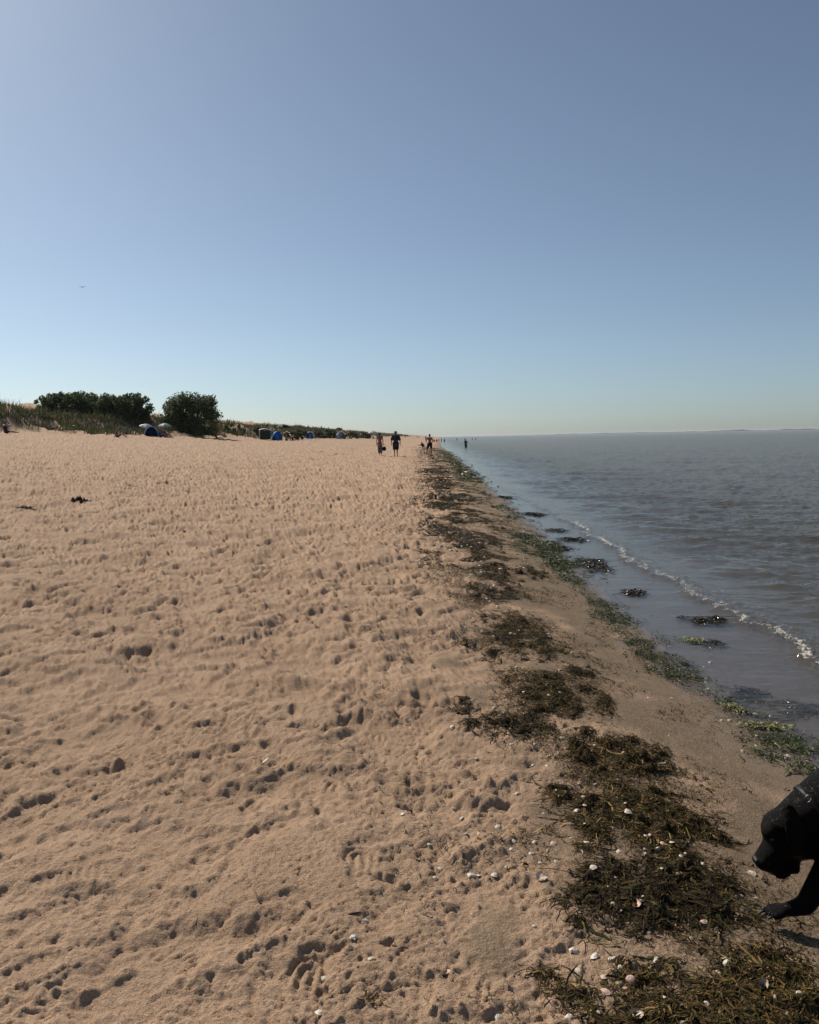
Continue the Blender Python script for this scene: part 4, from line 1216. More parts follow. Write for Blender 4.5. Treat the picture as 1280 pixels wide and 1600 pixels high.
# the couple walking away
L1 = on_y(594, 711, 58); L1.z = gz(L1.x, L1.y)
L2 = on_y(619, 714, 55); L2.z = gz(L2.x, L2.y)
w_root, _ = person('woman in brown top and patterned trousers walking away beside the man in the hat', L1, 0.05, 0.95,
    dict(knL=(-0.07, 0.10, 0.51), anL=(-0.05, 0.10, 0.09), toL=(-0.05, 0.27, 0.05), knR=(0.09, 0.02, 0.50), anR=(0.09, -0.18, 0.13), toR=(0.10, -0.03, 0.04),
         wrL=(-0.23, 0.02, 0.90), elL=(-0.23, -0.05, 1.14), elR=(0.23, -0.02, 1.13), wrR=(0.26, 0.04, 0.88)), 'tan',
    (('top', cloth['brown'], 'top', dict(sleeve=0.0, hem=0.3)), ('trousers', m_pattern, 'bot', dict(length=1.65, flare=1.35))), 0.12, 0.92)
m_root, _ = person('man in navy T-shirt, dark shorts and sun hat walking away along the beach', L2, -0.03, 1.0,
    dict(knL=(-0.10, -0.02, 0.50), anL=(-0.09, -0.16, 0.13), toL=(-0.10, -0.02, 0.04), knR=(0.09, 0.11, 0.51), anR=(0.08, 0.13, 0.09), toR=(0.09, 0.30, 0.06),
         elL=(-0.29, -0.05, 1.13), wrL=(-0.30, 0.03, 0.89), elR=(0.29, 0.0, 1.13), wrR=(0.30, 0.10, 0.90)), 'tan',
    (('t_shirt', cloth['navy'], 'top', dict(sleeve=0.75, hem=0.9, infl=0.034)), ('shorts', cloth['black'], 'bot', dict(length=0.85, infl=0.04))), 0.0, 1.12, hat=cloth['khaki'])
# her bag
bg_r = thing('handbag', 'round black bag hanging from the hand of the woman in patterned trousers', 'bag', (L1.x + 0.30, L1.y + 0.04, L1.z + 0.36), 0.1)
bm = bmesh.new()
ball(bm, (0, 0, 0.13), (0.165, 0.07, 0.17)); ball(bm, (0, 0, 0.06), (0.15, 0.075, 0.09))
link('bag_body', clay('bag_body', bm, 0.02, 2), cloth['black'], bg_r)
bm = bmesh.new()
tube(bm, [Vector((0.10 * math.cos(a), 0, 0.26 + 0.20 * math.sin(a))) for a in [math.pi * i / 10 for i in range(11)]], [0.010] * 11, 6)
link('handle', bm_mesh('handle', bm), cloth['black'], bg_r)
# by the water's edge
L3 = on_y(672, 711, 66); L3.z = gz(L3.x, L3.y)
person('bare-backed man in dark shorts standing on the seaweed beside a child', L3, 0.25, 0.98,
    dict(knL=(-0.20, 0.06, 0.50), anL=(-0.30, 0.02, 0.085), toL=(-0.33, 0.18, 0.035), knR=(0.13, 0.03, 0.50), anR=(0.15, 0.0, 0.085),
         elL=(-0.30, 0.06, 1.17), wrL=(-0.24, 0.24, 1.06), elR=(0.28, 0.06, 1.16), wrR=(0.26, 0.24, 1.02)), 'brown',
    (('shorts', cloth['black'], 'bot', dict(length=0.75, infl=0.03)),), 0.0, 1.05)
L4 = on_y(661, 711, 64.5); L4.z = gz(L4.x, L4.y)
person('child in white shorts bending beside the bare-backed man', L4, 0.5, 0.68,
    dict(pelvis=(0, -0.08, 0.80), waist=(0, -0.02, 0.94), chest=(0, 0.08, 1.10), neck=(0, 0.17, 1.25), head=(0, 0.23, 1.39), shL=(-0.17, 0.12, 1.20), shR=(0.17, 0.12, 1.20),
         elL=(-0.36, 0.16, 1.02), wrL=(-0.50, 0.20, 1.12), elR=(0.34, 0.20, 1.05), wrR=(0.42, 0.34, 0.95), hipL=(-0.09, -0.07, 0.78), hipR=(0.09, -0.07, 0.78),
         knL=(-0.22, 0.10, 0.45), anL=(-0.26, -0.02, 0.085), toL=(-0.30, 0.14, 0.035), knR=(0.20, 0.12, 0.45), anR=(0.22, 0.0, 0.085), toR=(0.25, 0.16, 0.035)), 'brown',
    (('vest', cloth['black'], 'top', dict(sleeve=0.0)), ('shorts', cloth['white'], 'bot', dict(length=0.7, infl=0.03)),), 0.05)
# wading
L5 = on_y(728, 698, 122); L5.z = WATER_Z - 0.55
_, wade_m = person('dark-clad person standing thigh-deep in the sea', L5, -0.4, 1.0,
    dict(elL=(-0.25, 0.08, 1.14), wrL=(-0.12, 0.22, 1.05), elR=(0.27, 0.05, 1.14), wrR=(0.18, 0.22, 1.0), anR=(0.14, 0.02, 0.085)), 'brown',
    (('vest', cloth['black'], 'top', dict(sleeve=0.3)), ('shorts', cloth['black'], 'bot', dict(length=0.8)),), 0.0)
_, stand_m = person('small dark figure standing at the water edge just left of the bare-backed man', on_y(665.5, 688, 255) * 1, 0.3, 1.0,
    None, 'brown', (('shorts', cloth['black'], 'bot', dict(length=0.7)),), 0.0)
o = bpy.data.objects[[k.name for k in bpy.data.objects if k.get('label', '').startswith('small dark figure standing at')][0]]
o.location.z = gz(o.location.x, o.location.y)
far = [(678.5, 6.5, 'far bather at the water edge, nearest right of the bare-backed man'), (682.5, 6, 'far bather, second to the right of the bare-backed man'), (685.5, 5, 'far bather, third to the right of the bare-backed man'),
       (690, 5, 'far bather, left one of the last pair along the shore'), (694.5, 5.5, 'far bather, right one of the last pair along the shore'), (714, 4, 'tiny bather far out between the shore and the wader'),
       (726.5, 4.5, 'tiny bather on the horizon just behind the wader'), (738, 4, 'tiny bather farther out, first to the right of the wader'), (743.5, 4, 'outermost tiny bather, second to the right of the wader')]
for k, (px, hp, lb) in enumerate(far):
    Y = 1.15 * F_PX / hp
    p = on_y(px, 685, Y); p.z = WATER_Z - 0.6 - 0.05 * (k % 3)
    person(lb, p, 0.7 * k, 1.0 - 0.04 * (k % 3), meshes=wade_m if k % 2 else [(n_, m_, t_) for n_, m_, t_ in stand_m], group='far bathers')
for k, (px, hp, lb) in enumerate(((654.5, 4.5, 'tiny walker on the far beach left of the bathers'), (651, 3.6, 'farthest walker near the end of the beach'))):
    Y = 1.75 * F_PX / hp
    p = on_y(px, 686, Y); p.z = gz(p.x, p.y)
    person(lb, p, 0.4 * k, 1.0, meshes=stand_m, group='far walkers')

SIT = dict(pelvis=(0, 0, 0.11), waist=(0, -0.03, 0.27), chest=(0, -0.02, 0.46), neck=(0, 0.0, 0.64), head=(0, 0.03, 0.80), shL=(-0.185, -0.01, 0.58), shR=(0.185, -0.01, 0.58),
           elL=(-0.25, -0.16, 0.36), wrL=(-0.24, -0.24, 0.10), elR=(0.25, 0.08, 0.35), wrR=(0.17, 0.28, 0.34), hipL=(-0.09, 0.05, 0.11), hipR=(0.09, 0.05, 0.11),
           knL=(-0.12, 0.42, 0.36), anL=(-0.12, 0.72, 0.07), toL=(-0.13, 0.88, 0.06), knR=(0.12, 0.44, 0.32), anR=(0.12, 0.78, 0.07), toR=(0.13, 0.94, 0.06))
SEA = -math.pi / 2 + 0.15                              # facing the sea
def sit_on(px, py, Y, sink=0.02):
    p = on_y(px, py, Y); p.z = gz(p.x, p.y) - sink
    return p
_, sit_a = person('woman in a dark swimsuit sitting on the sand at the far left edge', sit_on(10, 683, 60), SEA + 1.15, 1.0, dict(SIT, elR=(0.40, 0.05, 0.60), wrR=(0.55, 0.16, 0.62), knL=(-0.05, 0.44, 0.12), anL=(0.10, 0.80, 0.07), toL=(0.16, 0.95, 0.08), knR=(0.20, 0.42, 0.12), anR=(0.30, 0.80, 0.07), toR=(0.36, 0.95, 0.08)), 'tan',
    (('swimsuit', cloth['purple'], 'top', dict(straps=True, hem=0.4, infl=0.012)), ('swimsuit_bottom', cloth['purple'], 'bot', dict(length=0.12, infl=0.012))), 0.0)
_, sit_b = person('person in a mauve top sitting sideways below the dune thicket', sit_on(183, 678, 71), SEA + 0.1, 1.0, SIT, 'tan',
    (('top', cloth['mauve'], 'top', dict(sleeve=0.8, hem=0.3)), ('shorts', cloth['khaki'], 'bot', dict(length=0.6))), 0.0)
_, sit_c = person('left one of two people sitting under the green parasol', sit_on(250, 671, 84), SEA + 0.3, 1.0, SIT, 'tan',
    (('t_shirt', cloth['blue'], 'top', dict(sleeve=0.6, hem=0.3)), ('shorts', cloth['black'], 'bot', dict(length=0.6))), 0.1)
person('right one of two people sitting under the green parasol', sit_on(257, 671.5, 84.5), SEA + 0.6, 1.0, meshes=sit_b)
person('person sitting at the opening of the pink-topped shelter', sit_on(428, 683, 114), SEA + 0.8, 1.0, meshes=sit_c)
person('person sitting below the black parasol', sit_on(447, 682, 118), SEA - 0.3, 1.0, meshes=sit_b)
person('person sitting right of the black parasol', sit_on(457, 681.5, 121), SEA + 0.5, 1.0, meshes=sit_a)
person('person sitting beside the lone blue tent', sit_on(492, 682, 158), SEA + 0.2, 1.0, meshes=sit_b)
person('person sitting right of the far pale tent', sit_on(538, 682.5, 192), SEA + 0.2, 1.0, meshes=sit_c)
person('person sitting alone left of the far pale tent', sit_on(521, 682.5, 188), SEA - 0.6, 1.0, meshes=sit_a)
person('person lounging on the sand right of the round tree', sit_on(338, 680, 97), SEA + 0.4, 0.9, meshes=sit_a)
person('person sitting under the far white parasol', sit_on(583, 683, 255), SEA, 1.15, meshes=sit_c)
person('far walker on the beach behind the man in the hat', sit_on(633, 683.6, 420), 0.3, 1.0, meshes=stand_m)

# ------------------------------------------------------------------ tents and parasols
m_alu = plain('tent_pole', (0.5, 0.5, 0.5), 0.4, 0.5, 0.1)
def fabric(name, c_):
    m, nt, b, nn, ll = mat(name)
    f = noise(nt, 5, 3, 0.6, objco(nt))
    cc_ = mixrgb(nt, mrange(nt, f, 0.3, 0.7), tuple(x * 0.88 for x in c_), tuple(min(1, x * 1.1) for x in c_))
    ll.new(cc_, b.inputs['Base Color']); setp(b, None, 0.6, 0.3)
    tr = nn.new('ShaderNodeBsdfTranslucent'); ll.new(cc_, tr.inputs[0])
    mx = nn.new('ShaderNodeMixShader'); mx.inputs[0].default_value = 0.35
    ll.new(b.outputs[0], mx.inputs[1]); ll.new(tr.outputs[0], mx.inputs[2]); ll.new(mx.outputs[0], nn['Material Output'].inputs[0])
    return m
fab = {k: fabric('tent_' + k, c_) for k, c_ in (('navy', (0.025, 0.045, 0.16)), ('blue', (0.035, 0.27, 0.60)), ('white', (0.72, 0.70, 0.70)), ('mint', (0.36, 0.56, 0.48)), ('pink', (0.72, 0.60, 0.60)), ('green', (0.05, 0.075, 0.055)),
      ('black', (0.018, 0.019, 0.02)), ('pale', (0.38, 0.46, 0.56)), ('teal', (0.05, 0.30, 0.42)))}
def shelter(label, loc, rz, w, h, deep, m_c, m_rim):
    """pop-up beach shelter: curved canopy on bent poles, open front, groundsheet"""
    root = thing('beach_tent', label, 'tent', loc, rz)
    nu, nv = 16, 9
    def pt(u, v, off=0.0):
        r_ = (1 + off)
        return Vector((w / 2 * math.cos(u) * r_, -deep * math.sin(u) * math.cos(v) * r_, max(0.0, h * math.sin(u) * math.sin(v)) * r_))
    bm = bmesh.new()
    G = {}
    for lay, off in ((0, 0.0), (1, -0.018)):
        for i in range(nu + 1):
            for j in range(nv + 1):
                G[lay, i, j] = bm.verts.new(pt(math.pi * i / nu, math.radians(112) * j / nv, off))
    for i in range(nu):
        for j in range(nv):
            bm.faces.new((G[0, i, j], G[0, i + 1, j], G[0, i + 1, j + 1], G[0, i, j + 1]))
            bm.faces.new((G[1, i, j + 1], G[1, i + 1, j + 1], G[1, i + 1, j], G[1, i, j]))
    for i in range(nu): bm.faces.new((G[0, i, nv], G[0, i + 1, nv], G[1, i + 1, nv], G[1, i, nv]))
    bmesh.ops.remove_doubles(bm, verts=bm.verts, dist=0.001)
    link('canopy', bm_mesh('canopy', bm), m_c, root)
    bm = bmesh.new()
    tube(bm, [pt(math.pi * i / nu, math.radians(112), 0.03) + Vector((0, 0.02, 0)) for i in range(nu + 1)], [0.05] * (nu + 1), 6)
    link('front_hem', bm_mesh('front_hem', bm), m_rim, root)
    for va in (35, 72):
        bm = bmesh.new()
        tube(bm, [pt(math.pi * i / nu, math.radians(va), 0.02) for i in range(nu + 1)], [0.014] * (nu + 1), 5)
        link('pole', bm_mesh('pole', bm), m_alu, root)
    bm = bmesh.new()
    bmesh.ops.create_cube(bm, size=1, matrix=Matrix.Translation((0, -deep * 0.1, 0.02)) @ Matrix.Diagonal((w * 0.9, deep * 1.1, 0.03, 1)))
    link('groundsheet', bm_mesh('groundsheet', bm, False), fab['black'], root)
    return root
def parasol(label, loc, rad, pole, tilt, tdir, mats_, name='parasol'):
    """beach parasol: panelled canopy, ribs, pole"""
    root = thing(name, label, 'parasol', loc)
    top = Vector((0, 0, pole))
    q = Quaternion((math.cos(tdir), math.sin(tdir), 0), tilt)
    n = 8
    for k in range(n):
        bm = bmesh.new()
        rows_ = []
        for f in (0.02, 0.35, 0.7, 1.0):
            ring = []
            for a_ in (0, 0.25, 0.5, 0.75, 1.0):
                a = 2 * math.pi * (k + a_) / n
                rr = rad * f * (1 - 0.07 * f * math.sin(math.pi * a_))
                zz = 0.42 * rad * (1 - f ** 1.7) - 0.05 * rad * f * math.sin(math.pi * a_)
                ring.append(Vector((rr * math.cos(a), rr * math.sin(a), zz)))
            rows_.append(ring)
        vt = [[bm.verts.new(top + q @ p) for p in ring] for ring in rows_]
        vb = [[bm.verts.new(top + q @ (p - Vector((0, 0, 0.012)))) for p in ring] for ring in rows_]
        for i in range(3):
            for j in range(4):
                bm.faces.new((vt[i][j], vt[i + 1][j], vt[i + 1][j + 1], vt[i][j + 1]))
                bm.faces.new((vb[i][j + 1], vb[i + 1][j + 1], vb[i + 1][j], vb[i][j]))
        for j in range(4): bm.faces.new((vt[3][j], vb[3][j], vb[3][j + 1], vt[3][j + 1]))
        link('canopy_panel', bm_mesh('canopy_panel', bm), mats_[k % len(mats_)], root)
        bm = bmesh.new()
        a = 2 * math.pi * k / n
        tube(bm, [top + q @ Vector((0.02 * math.cos(a), 0.02 * math.sin(a), 0.40 * rad)), top + q @ Vector((rad * 0.6 * math.cos(a), rad * 0.6 * math.sin(a), 0.20 * rad)), top + q @ Vector((rad * math.cos(a), rad * math.sin(a), -0.02))], [0.012, 0.01, 0.008], 5)
        link('rib', bm_mesh('rib', bm), m_alu, root)
    bm = bmesh.new()
    tube(bm, [Vector((0, 0, -0.2)), top * 0.7, top, top + q @ Vector((0, 0, 0.46 * rad))], [0.022, 0.022, 0.022, 0.016], 7)
    link('pole', bm_mesh('pole', bm), m_alu, root)
    return root
def put(px, py, Y):
    p = on_y(px, py, Y); p.z = gz(p.x, p.y)
    return p
TURN = -math.pi / 2 - 0.75                              # openings face the camera side of the sea
def tent_face(a): return math.pi + a                    # local +Y (open side) turned towards the camera
shelter('navy blue dome tent beside the white parasol at the foot of the dune', put(236, 669, 84), tent_face(0.35), 1.35, 1.05, 0.85, fab['navy'], fab['pale'])
parasol('big white parasol tilted behind the navy dome tent', put(230, 668, 86), 0.85, 1.12, 0.30, 1.2, [fab['white']])
parasol('mint green parasol to the right of the navy dome tent', put(258, 669, 85), 0.72, 1.15, 0.12, 0.4, [fab['mint'], fab['white'], fab['mint'], fab['mint']])
shelter('bright blue round tent in the camp below the far dune', put(433, 682, 114), tent_face(0.6), 1.5, 1.3, 0.9, fab['blue'], fab['teal'])
shelter('lone bright blue tent between the camp and the far pale tent', put(483, 682, 157), tent_face(0.8), 2.2, 1.5, 1.2, fab['blue'], fab['white'])
shelter('far pale grey-blue tent below a thin dark parasol', put(531, 682.5, 190), tent_face(0.5), 2.0, 1.5, 1.2, fab['pale'], fab['navy'])
parasol('wide black parasol standing on the dune above the camp', put(443, 681, 121), 1.05, 1.95, 0.05, 0.0, [fab['black']])
parasol('thin dark parasol above the far pale tent', put(529.5, 682, 193), 1.0, 2.25, 0.1, 0.5, [fab['black']])
parasol('far white parasol on the beach left of the walking couple', put(583, 682.5, 256), 1.6, 1.9, 0.1, 0.3, [fab['white']])
# pink-topped shelter on four legs
pl = put(415, 683, 113)
sr = thing('beach_shelter', 'open-sided beach shelter with pinkish white roof and dark green sides', 'shelter', pl, 0.25)
bm = bmesh.new()
N_ = 8
prev = None
for i in range(N_ + 1):
    t = i / N_
    x_ = -0.85 + 1.7 * t
    zz = 1.25 + 0.28 * math.sin(math.pi * (0.15 + 0.8 * t))
    q_ = [bm.verts.new((x_, -0.75, zz)), bm.verts.new((x_, 0.75, zz + 0.1)), bm.verts.new((x_, 0.75, zz + 0.08)), bm.verts.new((x_, -0.75, zz - 0.02))]
    if prev:
        for j in range(4): bm.faces.new((prev[j], q_[j], q_[(j + 1) % 4], prev[(j + 1) % 4]))
    prev = q_
link('roof', bm_mesh('roof', bm), fab['pink'], sr)
for x_, y_ in ((-0.82, -0.72), (0.82, -0.72), (-0.82, 0.72), (0.82, 0.72)):
    bm = bmesh.new(); tube(bm, [Vector((x_, y_, -0.1)), Vector((x_, y_, 1.32))], [0.018, 0.018], 6)
    link('leg', bm_mesh('leg', bm), m_alu, sr)
for x_, y_, sx_, sy_ in ((-0.80, 0, 0.02, 1.4), (0, 0.70, 1.55, 0.02)):
    bm = bmesh.new(); bmesh.ops.create_cube(bm, size=1, matrix=Matrix.Translation((x_, y_, 0.66)) @ Matrix.Diagonal((sx_, sy_, 1.22, 1)))
    link('side_panel', bm_mesh('side_panel', bm, False), fab['green'], sr)

# ------------------------------------------------------------------ the bird
bp_ = on_y(129, 449, 70)
bird = thing('bird', 'tiny dark bird flying in the sky at the left', 'bird', bp_, 0.6)
bird.scale = (0.85, 0.85, 0.85)
m_bird = plain('bird_feathers', (0.05, 0.05, 0.05), 0.8, 0.2)
bm = bmesh.new(); ball(bm, (0, 0, 0), (0.045, 0.13, 0.045)); ball(bm, (0, 0.14, 0.015), (0.03, 0.04, 0.03)); capsule(bm, (0, -0.10, 0), (0, -0.2, 0), 0.03, 0.012)
link('body', clay('bird_body', bm, 0.012, 2), m_bird, bird)
for s_ in (-1, 1):
    bm = bmesh.new()
    L_ = [[(0, 0.06, 0.02), (0, -0.06, 0.02)], [(s_ * 0.16, 0.08, 0.12), (s_ * 0.16, -0.05, 0.11)], [(s_ * 0.34, 0.02, 0.07), (s_ * 0.34, -0.04, 0.07)]]
    tv = [[bm.verts.new(p) for p in r_] + [bm.verts.new((p[0], p[1], p[2] - 0.012)) for p in r_] for r_ in L_]
    for A, B in zip(tv, tv[1:]):
        for i, j in ((0, 1), (1, 3), (3, 2), (2, 0)): bm.faces.new((A[i], A[j], B[j], B[i]))
    bm.faces.new((tv[2][0], tv[2][1], tv[2][3], tv[2][2]))
    bmesh.ops.recalc_face_normals(bm, faces=bm.faces)
    link('wing', bm_mesh('wing', bm), m_bird, bird)

# ------------------------------------------------------------------ shells
def shell_mesh(kind, seed):
    r = np.random.default_rng(seed)
    bm = bmesh.new()
    nr, na = 5, 18
    layers = []
    for off in (0.0, -0.07):
        rings = [[bm.verts.new((0, -0.55, 0.30 + off))]]
        for i in range(1, nr + 1):
            f = i / nr
            ring = []
            for j in range(na):
                a = 2 * math.pi * j / na
                rr = f * (1.0 + 0.05 * math.cos(3 * a) + (0.05 * math.cos(9 * a) * f))
                if kind == 'broken' and j in (3, 4, 5, 6): rr = min(rr, 0.45 + 0.12 * (j % 2))
                zz = 0.62 * (1 - f * f) ** 0.75 * (1 + 0.07 * math.cos(9 * a)) + (off if f < 0.99 else 0)
                ring.append(bm.verts.new((rr * math.cos(a) * 1.08, -0.55 * (1 - f) + rr * math.sin(a) * 0.92, max(zz, -0.0))))
            rings.append(ring)
        for j in range(na): bm.faces.new((rings[0][0], rings[1][j], rings[1][(j + 1) % na]))
        for A, B in zip(rings[1:], rings[2:]):
            for j in range(na): bm.faces.new((A[j], B[j], B[(j + 1) % na], A[(j + 1) % na]))
        layers.append(rings)
    for j in range(na):
        a, b_ = layers[0][-1], layers[1][-1]
        bm.faces.new((a[j], b_[j], b_[(j + 1) % na], a[(j + 1) % na]))
    bmesh.ops.recalc_face_normals(bm, faces=bm.faces)
    return bm_mesh('shell', bm)
def shell_mat(name, c0, c1):
    m, nt, b, nn, ll = mat(name)
    w = nn.new('ShaderNodeTexWave'); w.wave_type = 'RINGS'; w.inputs['Scale'].default_value = 2.2; w.inputs['Distortion'].default_value = 3.0
    ll.new(objco(nt), w.inputs['Vector'])
    f = mth(nt, 'MULTIPLY', mth(nt, 'ADD', w.outputs['Fac'], noise(nt, 2.5, 4, 0.6, objco(nt))), 0.5)
    ll.new(mixrgb(nt, mrange(nt, f, 0.25, 0.75), c0, c1), b.inputs['Base Color'])
    setp(b, None, 0.5, 0.4)
    return m
SM = [shell_mat('shell_white', (0.44, 0.38, 0.30), (0.68, 0.62, 0.53)), shell_mat('shell_cream', (0.38, 0.29, 0.20), (0.58, 0.47, 0.35)), shell_mat('shell_pink', (0.50, 0.31, 0.25), (0.66, 0.48, 0.40))]
SH = {(k, i): None for k in ('whole', 'broken') for i in range(3)}
for k, i in SH:
    me = shell_mesh(k, i); me.materials.append(SM[i]); SH[k, i] = me
rs = np.random.default_rng(77)
def heap_top(x, y):
    h = 0.0
    for f in heaps:
        h = max(h, float(f(np.array([[x]]), np.array([[y]]))[0, 0]))
    return h
n_shell = [0]
pool = {}
ALIAS = ['the corner mat', 'the rim of the corner mat', 'the dark heap beside the dog', 'the low black clump', 'the broad brown mat', 'the edge sloping towards the dog', 'the thick brown heap', 'the long dark tongue', 'the tall olive heap',
         'the lone black lump', 'the ragged heap', 'the flat patch beyond the ragged heap', 'the black strip', 'the green-brown mound', 'the oval mound', 'the double mound', 'the bank beyond the double mound', 'the black wisps', 'the long bank']
def shell(x, y, size, kind='whole', colour=None, flip=False, label=None, group=None):
    i = int(rs.choice(3, p=[0.55, 0.33, 0.12])) if colour is None else colour
    me = SH[kind, i]
    h = heap_top(x, y)
    o = bpy.data.objects.new('cockle_shell', me); C.objects.link(o)
    z = gz(x, y) + h * 1.0 + 0.004 * (h > 0.008) + (-size * 0.05 if not flip else size * 0.5)
    o.location = (x, y, max(z, WATER_Z - 0.01))
    tl = rs.normal(0, 0.22, 2)
    o.rotation_euler = (tl[0] + (math.pi if flip else 0), tl[1], rs.uniform(0, 6.28))
    size = size * 1.22
    o.scale = (size * rs.uniform(0.9, 1.1), size * rs.uniform(0.85, 1.1), size * rs.uniform(0.75, 1.05))
    zone = ('shell among the seaweed heaps of the wrack line', 'shells among the seaweed heaps') if h > 0.008 else ('pale shell on the sand beside the wrack line', 'shells on the sand')
    if label is None:
        hue = ('white', 'cream', 'pinkish')[i]
        if x > 1.5: label, group = hue + ' shell beside the green algae', 'shells beside the algae'
        elif x < 0.28: label, group = hue + ' shell on dry trampled sand', 'shells on the dry sand'
        else:
            dd = [math.hypot((x - a) / max(c_, 0.1), (y - b_) / max(d_, 0.1)) for a, b_, c_, d_ in places[:len(ALIAS)]]
            kk = int(np.argmin(dd)); a, b_, c_, d_ = places[kk]
            if h > 0.008 or dd[kk] < 0.6: where, group = 'on', 'shells on the seaweed heaps'
            else:
                group = 'shells between the seaweed heaps'
                where = ('left of' if x < a else 'right of') if abs(x - a) / max(c_, 0.1) > abs(y - b_) / max(d_, 0.1) else ('in front of' if y < b_ else 'beyond')
            label = '%s shell %s %s' % (hue, where, ALIAS[kk])
        pool.setdefault(label, []).append(o)
    tag(o, label, 'shell', group, 'thing')
    n_shell[0] += 1
    return o
A_ = [(160, 62), (220, 77), (577, 183), (430, 120), (132, 300), (195, 330), (228, 368), (298, 382), (450, 390), (530, 470), (600, 505), (575, 517), (640, 512), (270, 515), (240, 550), (205, 490), (127, 520), (95, 550), (32, 573), (70, 608),
      (137, 608), (467, 572), (395, 652), (298, 637), (15, 655), (545, 885), (577, 897), (720, 892), (825, 875), (45, 880), (217, 972), (303, 995), (380, 1003), (420, 1038), (580, 1003), (238, 1060), (340, 1085), (413, 1105), (465, 1090),
      (350, 1150), (543, 1150), (787, 1185), (855, 1225), (315, 1253), (195, 1295), (257, 1297), (690, 1293), (875, 1020), (838, 1048), (1040, 1110), (942, 680), (1155, 945), (515, 545), (40, 520), (60, 240), (95, 172), (40, 100)]
B_ = [(465, 590), (548, 683), (300, 908), (1000, 52), (1225, 92), (1220, 125), (875, 195), (850, 240), (1025, 235), (1055, 228), (1190, 200), (1135, 232), (1160, 920), (795, 322), (1065, 55)]
C_ = [(610, 387), (722, 410), (560, 570), (735, 437), (935, 462), (690, 182), (1028, 318), (1138, 348), (1050, 600), (1220, 540), (1145, 490), (1205, 490), (980, 882), (700, 900), (940, 825), (1220, 705), (1250, 760), (1155, 918), (1215, 12), (1040, 65)]
spots = [(820 + a / 2.783, 1130 + b_ / 2.783) for a, b_ in A_] + [(400 + a / 3.048, 1290 + b_ / 3.048) for a, b_ in B_] + [(400 + a / 3.048, 990 + b_ / 3.048) for a, b_ in C_]
for px, py in spots:
    x, y = on_z(px, py, -0.03)
    shell(x, y, rs.uniform(0.0065, 0.0115) * (1.12 if py > 1440 else 1.0), 'whole' if rs.random() < 0.8 else 'broken', flip=rs.random() < 0.22)
def named(px, py, size, label, kind='whole', colour=0, flip=False):
    x, y = on_z(px, py, -0.03)
    shell(x, y, size, kind, colour, flip, label, 'single shells')
named(991, 1408, 0.020, 'large pink-white open shell on the dark heap beside the dog', 'whole', 2, True)
named(960, 1421, 0.019, 'broken white shell on the black clump below the dark heap', 'broken', 0, True)
named(1048, 1423, 0.015, 'clean white open shell on bare sand below the dark heap', 'whole', 0, True)
named(847, 1377, 0.017, 'double white open shell left of the dark heap', 'broken', 0, True)
named(995, 1586, 0.017, 'open shell on the corner mat near the bottom edge', 'whole', 1, True)
named(571, 1447, 0.013, 'round white shell beside a twig on the dry sand', 'whole', 0)
named(505, 1536, 0.013, 'tilted white shell beside the lowest shoe print', 'broken', 0)
named(697, 1524, 0.013, 'dark-edged open shell on the sand near the bottom middle', 'whole', 1, True)
named(1034, 1188, 0.015, 'white shell flake right of the thick brown heap', 'broken', 0, True)
named(1175, 1334, 0.013, 'pale shell right in front of the nose of the dog', 'whole', 0)
named(1102, 1430, 0.014, 'pinkish shell on the sand between the dark heap and the paw', 'whole', 2)
named(738, 1366, 0.014, 'white shell pair at the left end of the wrack line', 'whole', 0)
# smaller ones up the beach
k = 0
while k < 84:
    y = 2.0 + 9.0 * rs.random() ** 0.9
    x = float(wx(y)) + rs.normal(0.03, 0.22)
    if x > 0.56 * y + 0.1: continue
    shell(x, y, rs.uniform(0.005, 0.010) * max(1, y / 5)); k += 1
k = 0
while k < 52:                                          # a drift of small ones over the near wrack
    y = 1.75 + 1.7 * rs.random(); x = float(wx(y)) + rs.normal(-0.02, 0.20)
    if x > 0.56 * y + 0.05: continue
    shell(x, y, rs.uniform(0.0035, 0.0075), 'whole' if rs.random() < 0.6 else 'broken'); k += 1
for px, py in ((1215, 1118), (1205, 1108), (1140, 1122), (1066, 1054), (1104, 1052), (1100, 1033), (1103, 1058), (1013, 1098), (1050, 1093), (1127, 1123), (1182, 1163), (1227, 1180), (1187, 1163), (990, 1005), (1010, 1018), (965, 975), (1230, 1176), (1262, 1182), (1110, 1026), (1028, 998), (945, 968), (1180, 1104), (1247, 1160), (1160, 1175)):
    x, y = on_z(px, py, -0.18)
    shell(x, y, rs.uniform(0.008, 0.013))

ORD = ['leftmost', 'second from the left', 'third from the left', 'fourth from the left', 'fifth from the left', 'sixth from the left', 'seventh from the left', 'eighth from the left', 'ninth from the left', 'tenth from the left',
       'eleventh from the left', 'twelfth from the left', 'thirteenth from the left', 'fourteenth from the left', 'fifteenth from the left', 'sixteenth from the left', 'seventeenth from the left', 'eighteenth from the left']
for lb, os_ in pool.items():
    if len(os_) == 1: os_[0]['label'] = 'only ' + lb; continue
    os_.sort(key=lambda o: o.location.x / o.location.y)
    for k, o in enumerate(os_):
        o['label'] = lb + ', ' + ('rightmost' if k == len(os_) - 1 else ORD[min(k, len(ORD) - 1)])
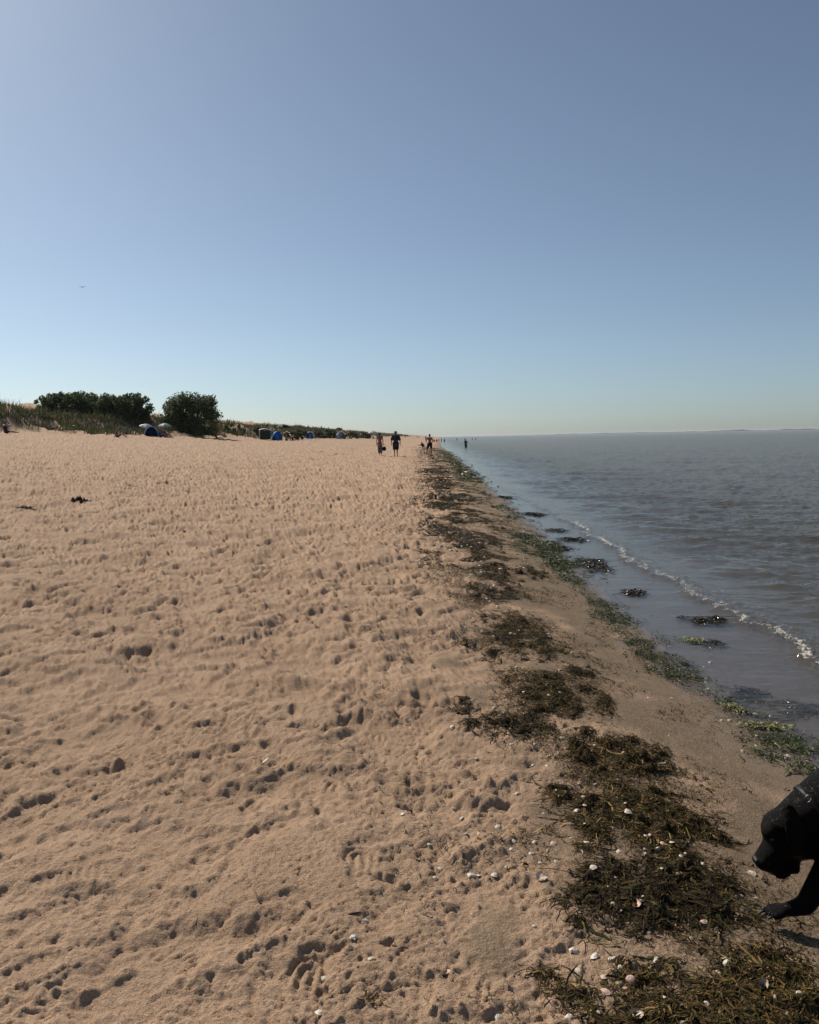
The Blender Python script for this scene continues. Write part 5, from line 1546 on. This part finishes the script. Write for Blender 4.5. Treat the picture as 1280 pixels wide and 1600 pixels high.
# ------------------------------------------------------------------ driftwood bits and a feather
m_twig = plain('dry_twig', (0.13, 0.085, 0.05), 0.85, 0.1, 0.3, 60)
for label, pts in (('thin brown stick lying flat on the sand in the bottom middle', ((613, 1477), (626, 1478), (638, 1477))), ('forked twig beside the round white shell', ((545, 1434), (556, 1430), (565, 1427))),
                   ('short upright twig on the smooth sand', ((400, 1403), (403, 1410), (407, 1419)))):
    P3 = [Vector((*on_z(a, b_, 0), 0)) for a, b_ in pts]
    o0 = P3[0].copy()
    for p in P3: p.z = gz(p.x, p.y) + 0.004
    org = Vector((o0.x, o0.y, gz(o0.x, o0.y)))
    bm = bmesh.new(); tube(bm, [p - org for p in P3], [0.003, 0.0028, 0.0018], 6)
    t_o = link('twig', bm_mesh('twig', bm), m_twig, None, org)
    tag(t_o, label, 'twig')
x, y = on_z(577, 1554, 0)
V, Q, c = ribbons(x + 0.016 * rs.normal(0, 1, 18), y + 0.005 * rs.normal(0, 1, 18), 0.003, 0.022, 0.0035, (np.array([(0.28, 0.19, 0.08), (0.18, 0.12, 0.05)]), np.array([0.5, 0.5])), 400, heading=0.0, spread=0.5, curl=2.5)
V = V - np.array([x, y, gz(x, y)])
o = link('dried_weed', np_mesh('dried_weed', V, Q, False, c), m_weed, None, (x, y, gz(x, y)))
tag(o, 'curl of ochre dried weed on the sand at the bottom middle', 'seaweed')
x, y = on_z(408, 1195, 0)
fe = thing('feather', 'small white feather stuck in the dry sand', 'feather', (x, y, gz(x, y)), -0.5)
fe.scale = (0.6, 0.6, 0.6)
m_fea = plain('white_feather', (0.72, 0.68, 0.60), 0.7, 0.2)
bm = bmesh.new(); tube(bm, [Vector((0, -0.02, 0.002)), Vector((0, 0.03, 0.012)), Vector((0.006, 0.085, 0.02))], [0.0014, 0.0012, 0.0005], 5)
link('quill', bm_mesh('quill', bm), m_fea, fe)
for s_ in (-1, 1):
    bm = bmesh.new()
    a = [bm.verts.new((0.0, 0.005 + 0.016 * i, 0.009 + 0.003 * i)) for i in range(6)]
    b_ = [bm.verts.new((s_ * w_, 0.012 + 0.016 * i, 0.012 + 0.003 * i)) for i, w_ in enumerate((0.004, 0.009, 0.010, 0.009, 0.007, 0.002))]
    for i in range(5): bm.faces.new((a[i], a[i + 1], b_[i + 1], b_[i]))
    o = link('vane', bm_mesh('vane', bm), m_fea, fe)
    md = o.modifiers.new('t', 'SOLIDIFY'); md.thickness = 0.0008
# ------------------------------------------------------------------ summer haze over the water
bm = bmesh.new()
bmesh.ops.create_cube(bm, size=1, matrix=Matrix.Translation((0, 6800, 5.5)) @ Matrix.Diagonal((31000, 14600, 22, 1)))
hz = link('haze', bm_mesh('haze', bm, False))
m_hz = bpy.data.materials.new('haze_air'); m_hz.use_nodes = True
nt = m_hz.node_tree; nt.nodes.remove(nt.nodes['Principled BSDF'])
pv = nt.nodes.new('ShaderNodeVolumePrincipled'); pv.inputs['Color'].default_value = (0.86, 0.90, 0.95, 1); pv.inputs['Density'].default_value = 6.0e-5; pv.inputs['Anisotropy'].default_value = 0.2
nt.links.new(pv.outputs[0], nt.nodes['Material Output'].inputs['Volume'])
hz.data.materials.append(m_hz)
tag(hz, 'thin pale summer haze over beach and sea', 'haze', kind='stuff')
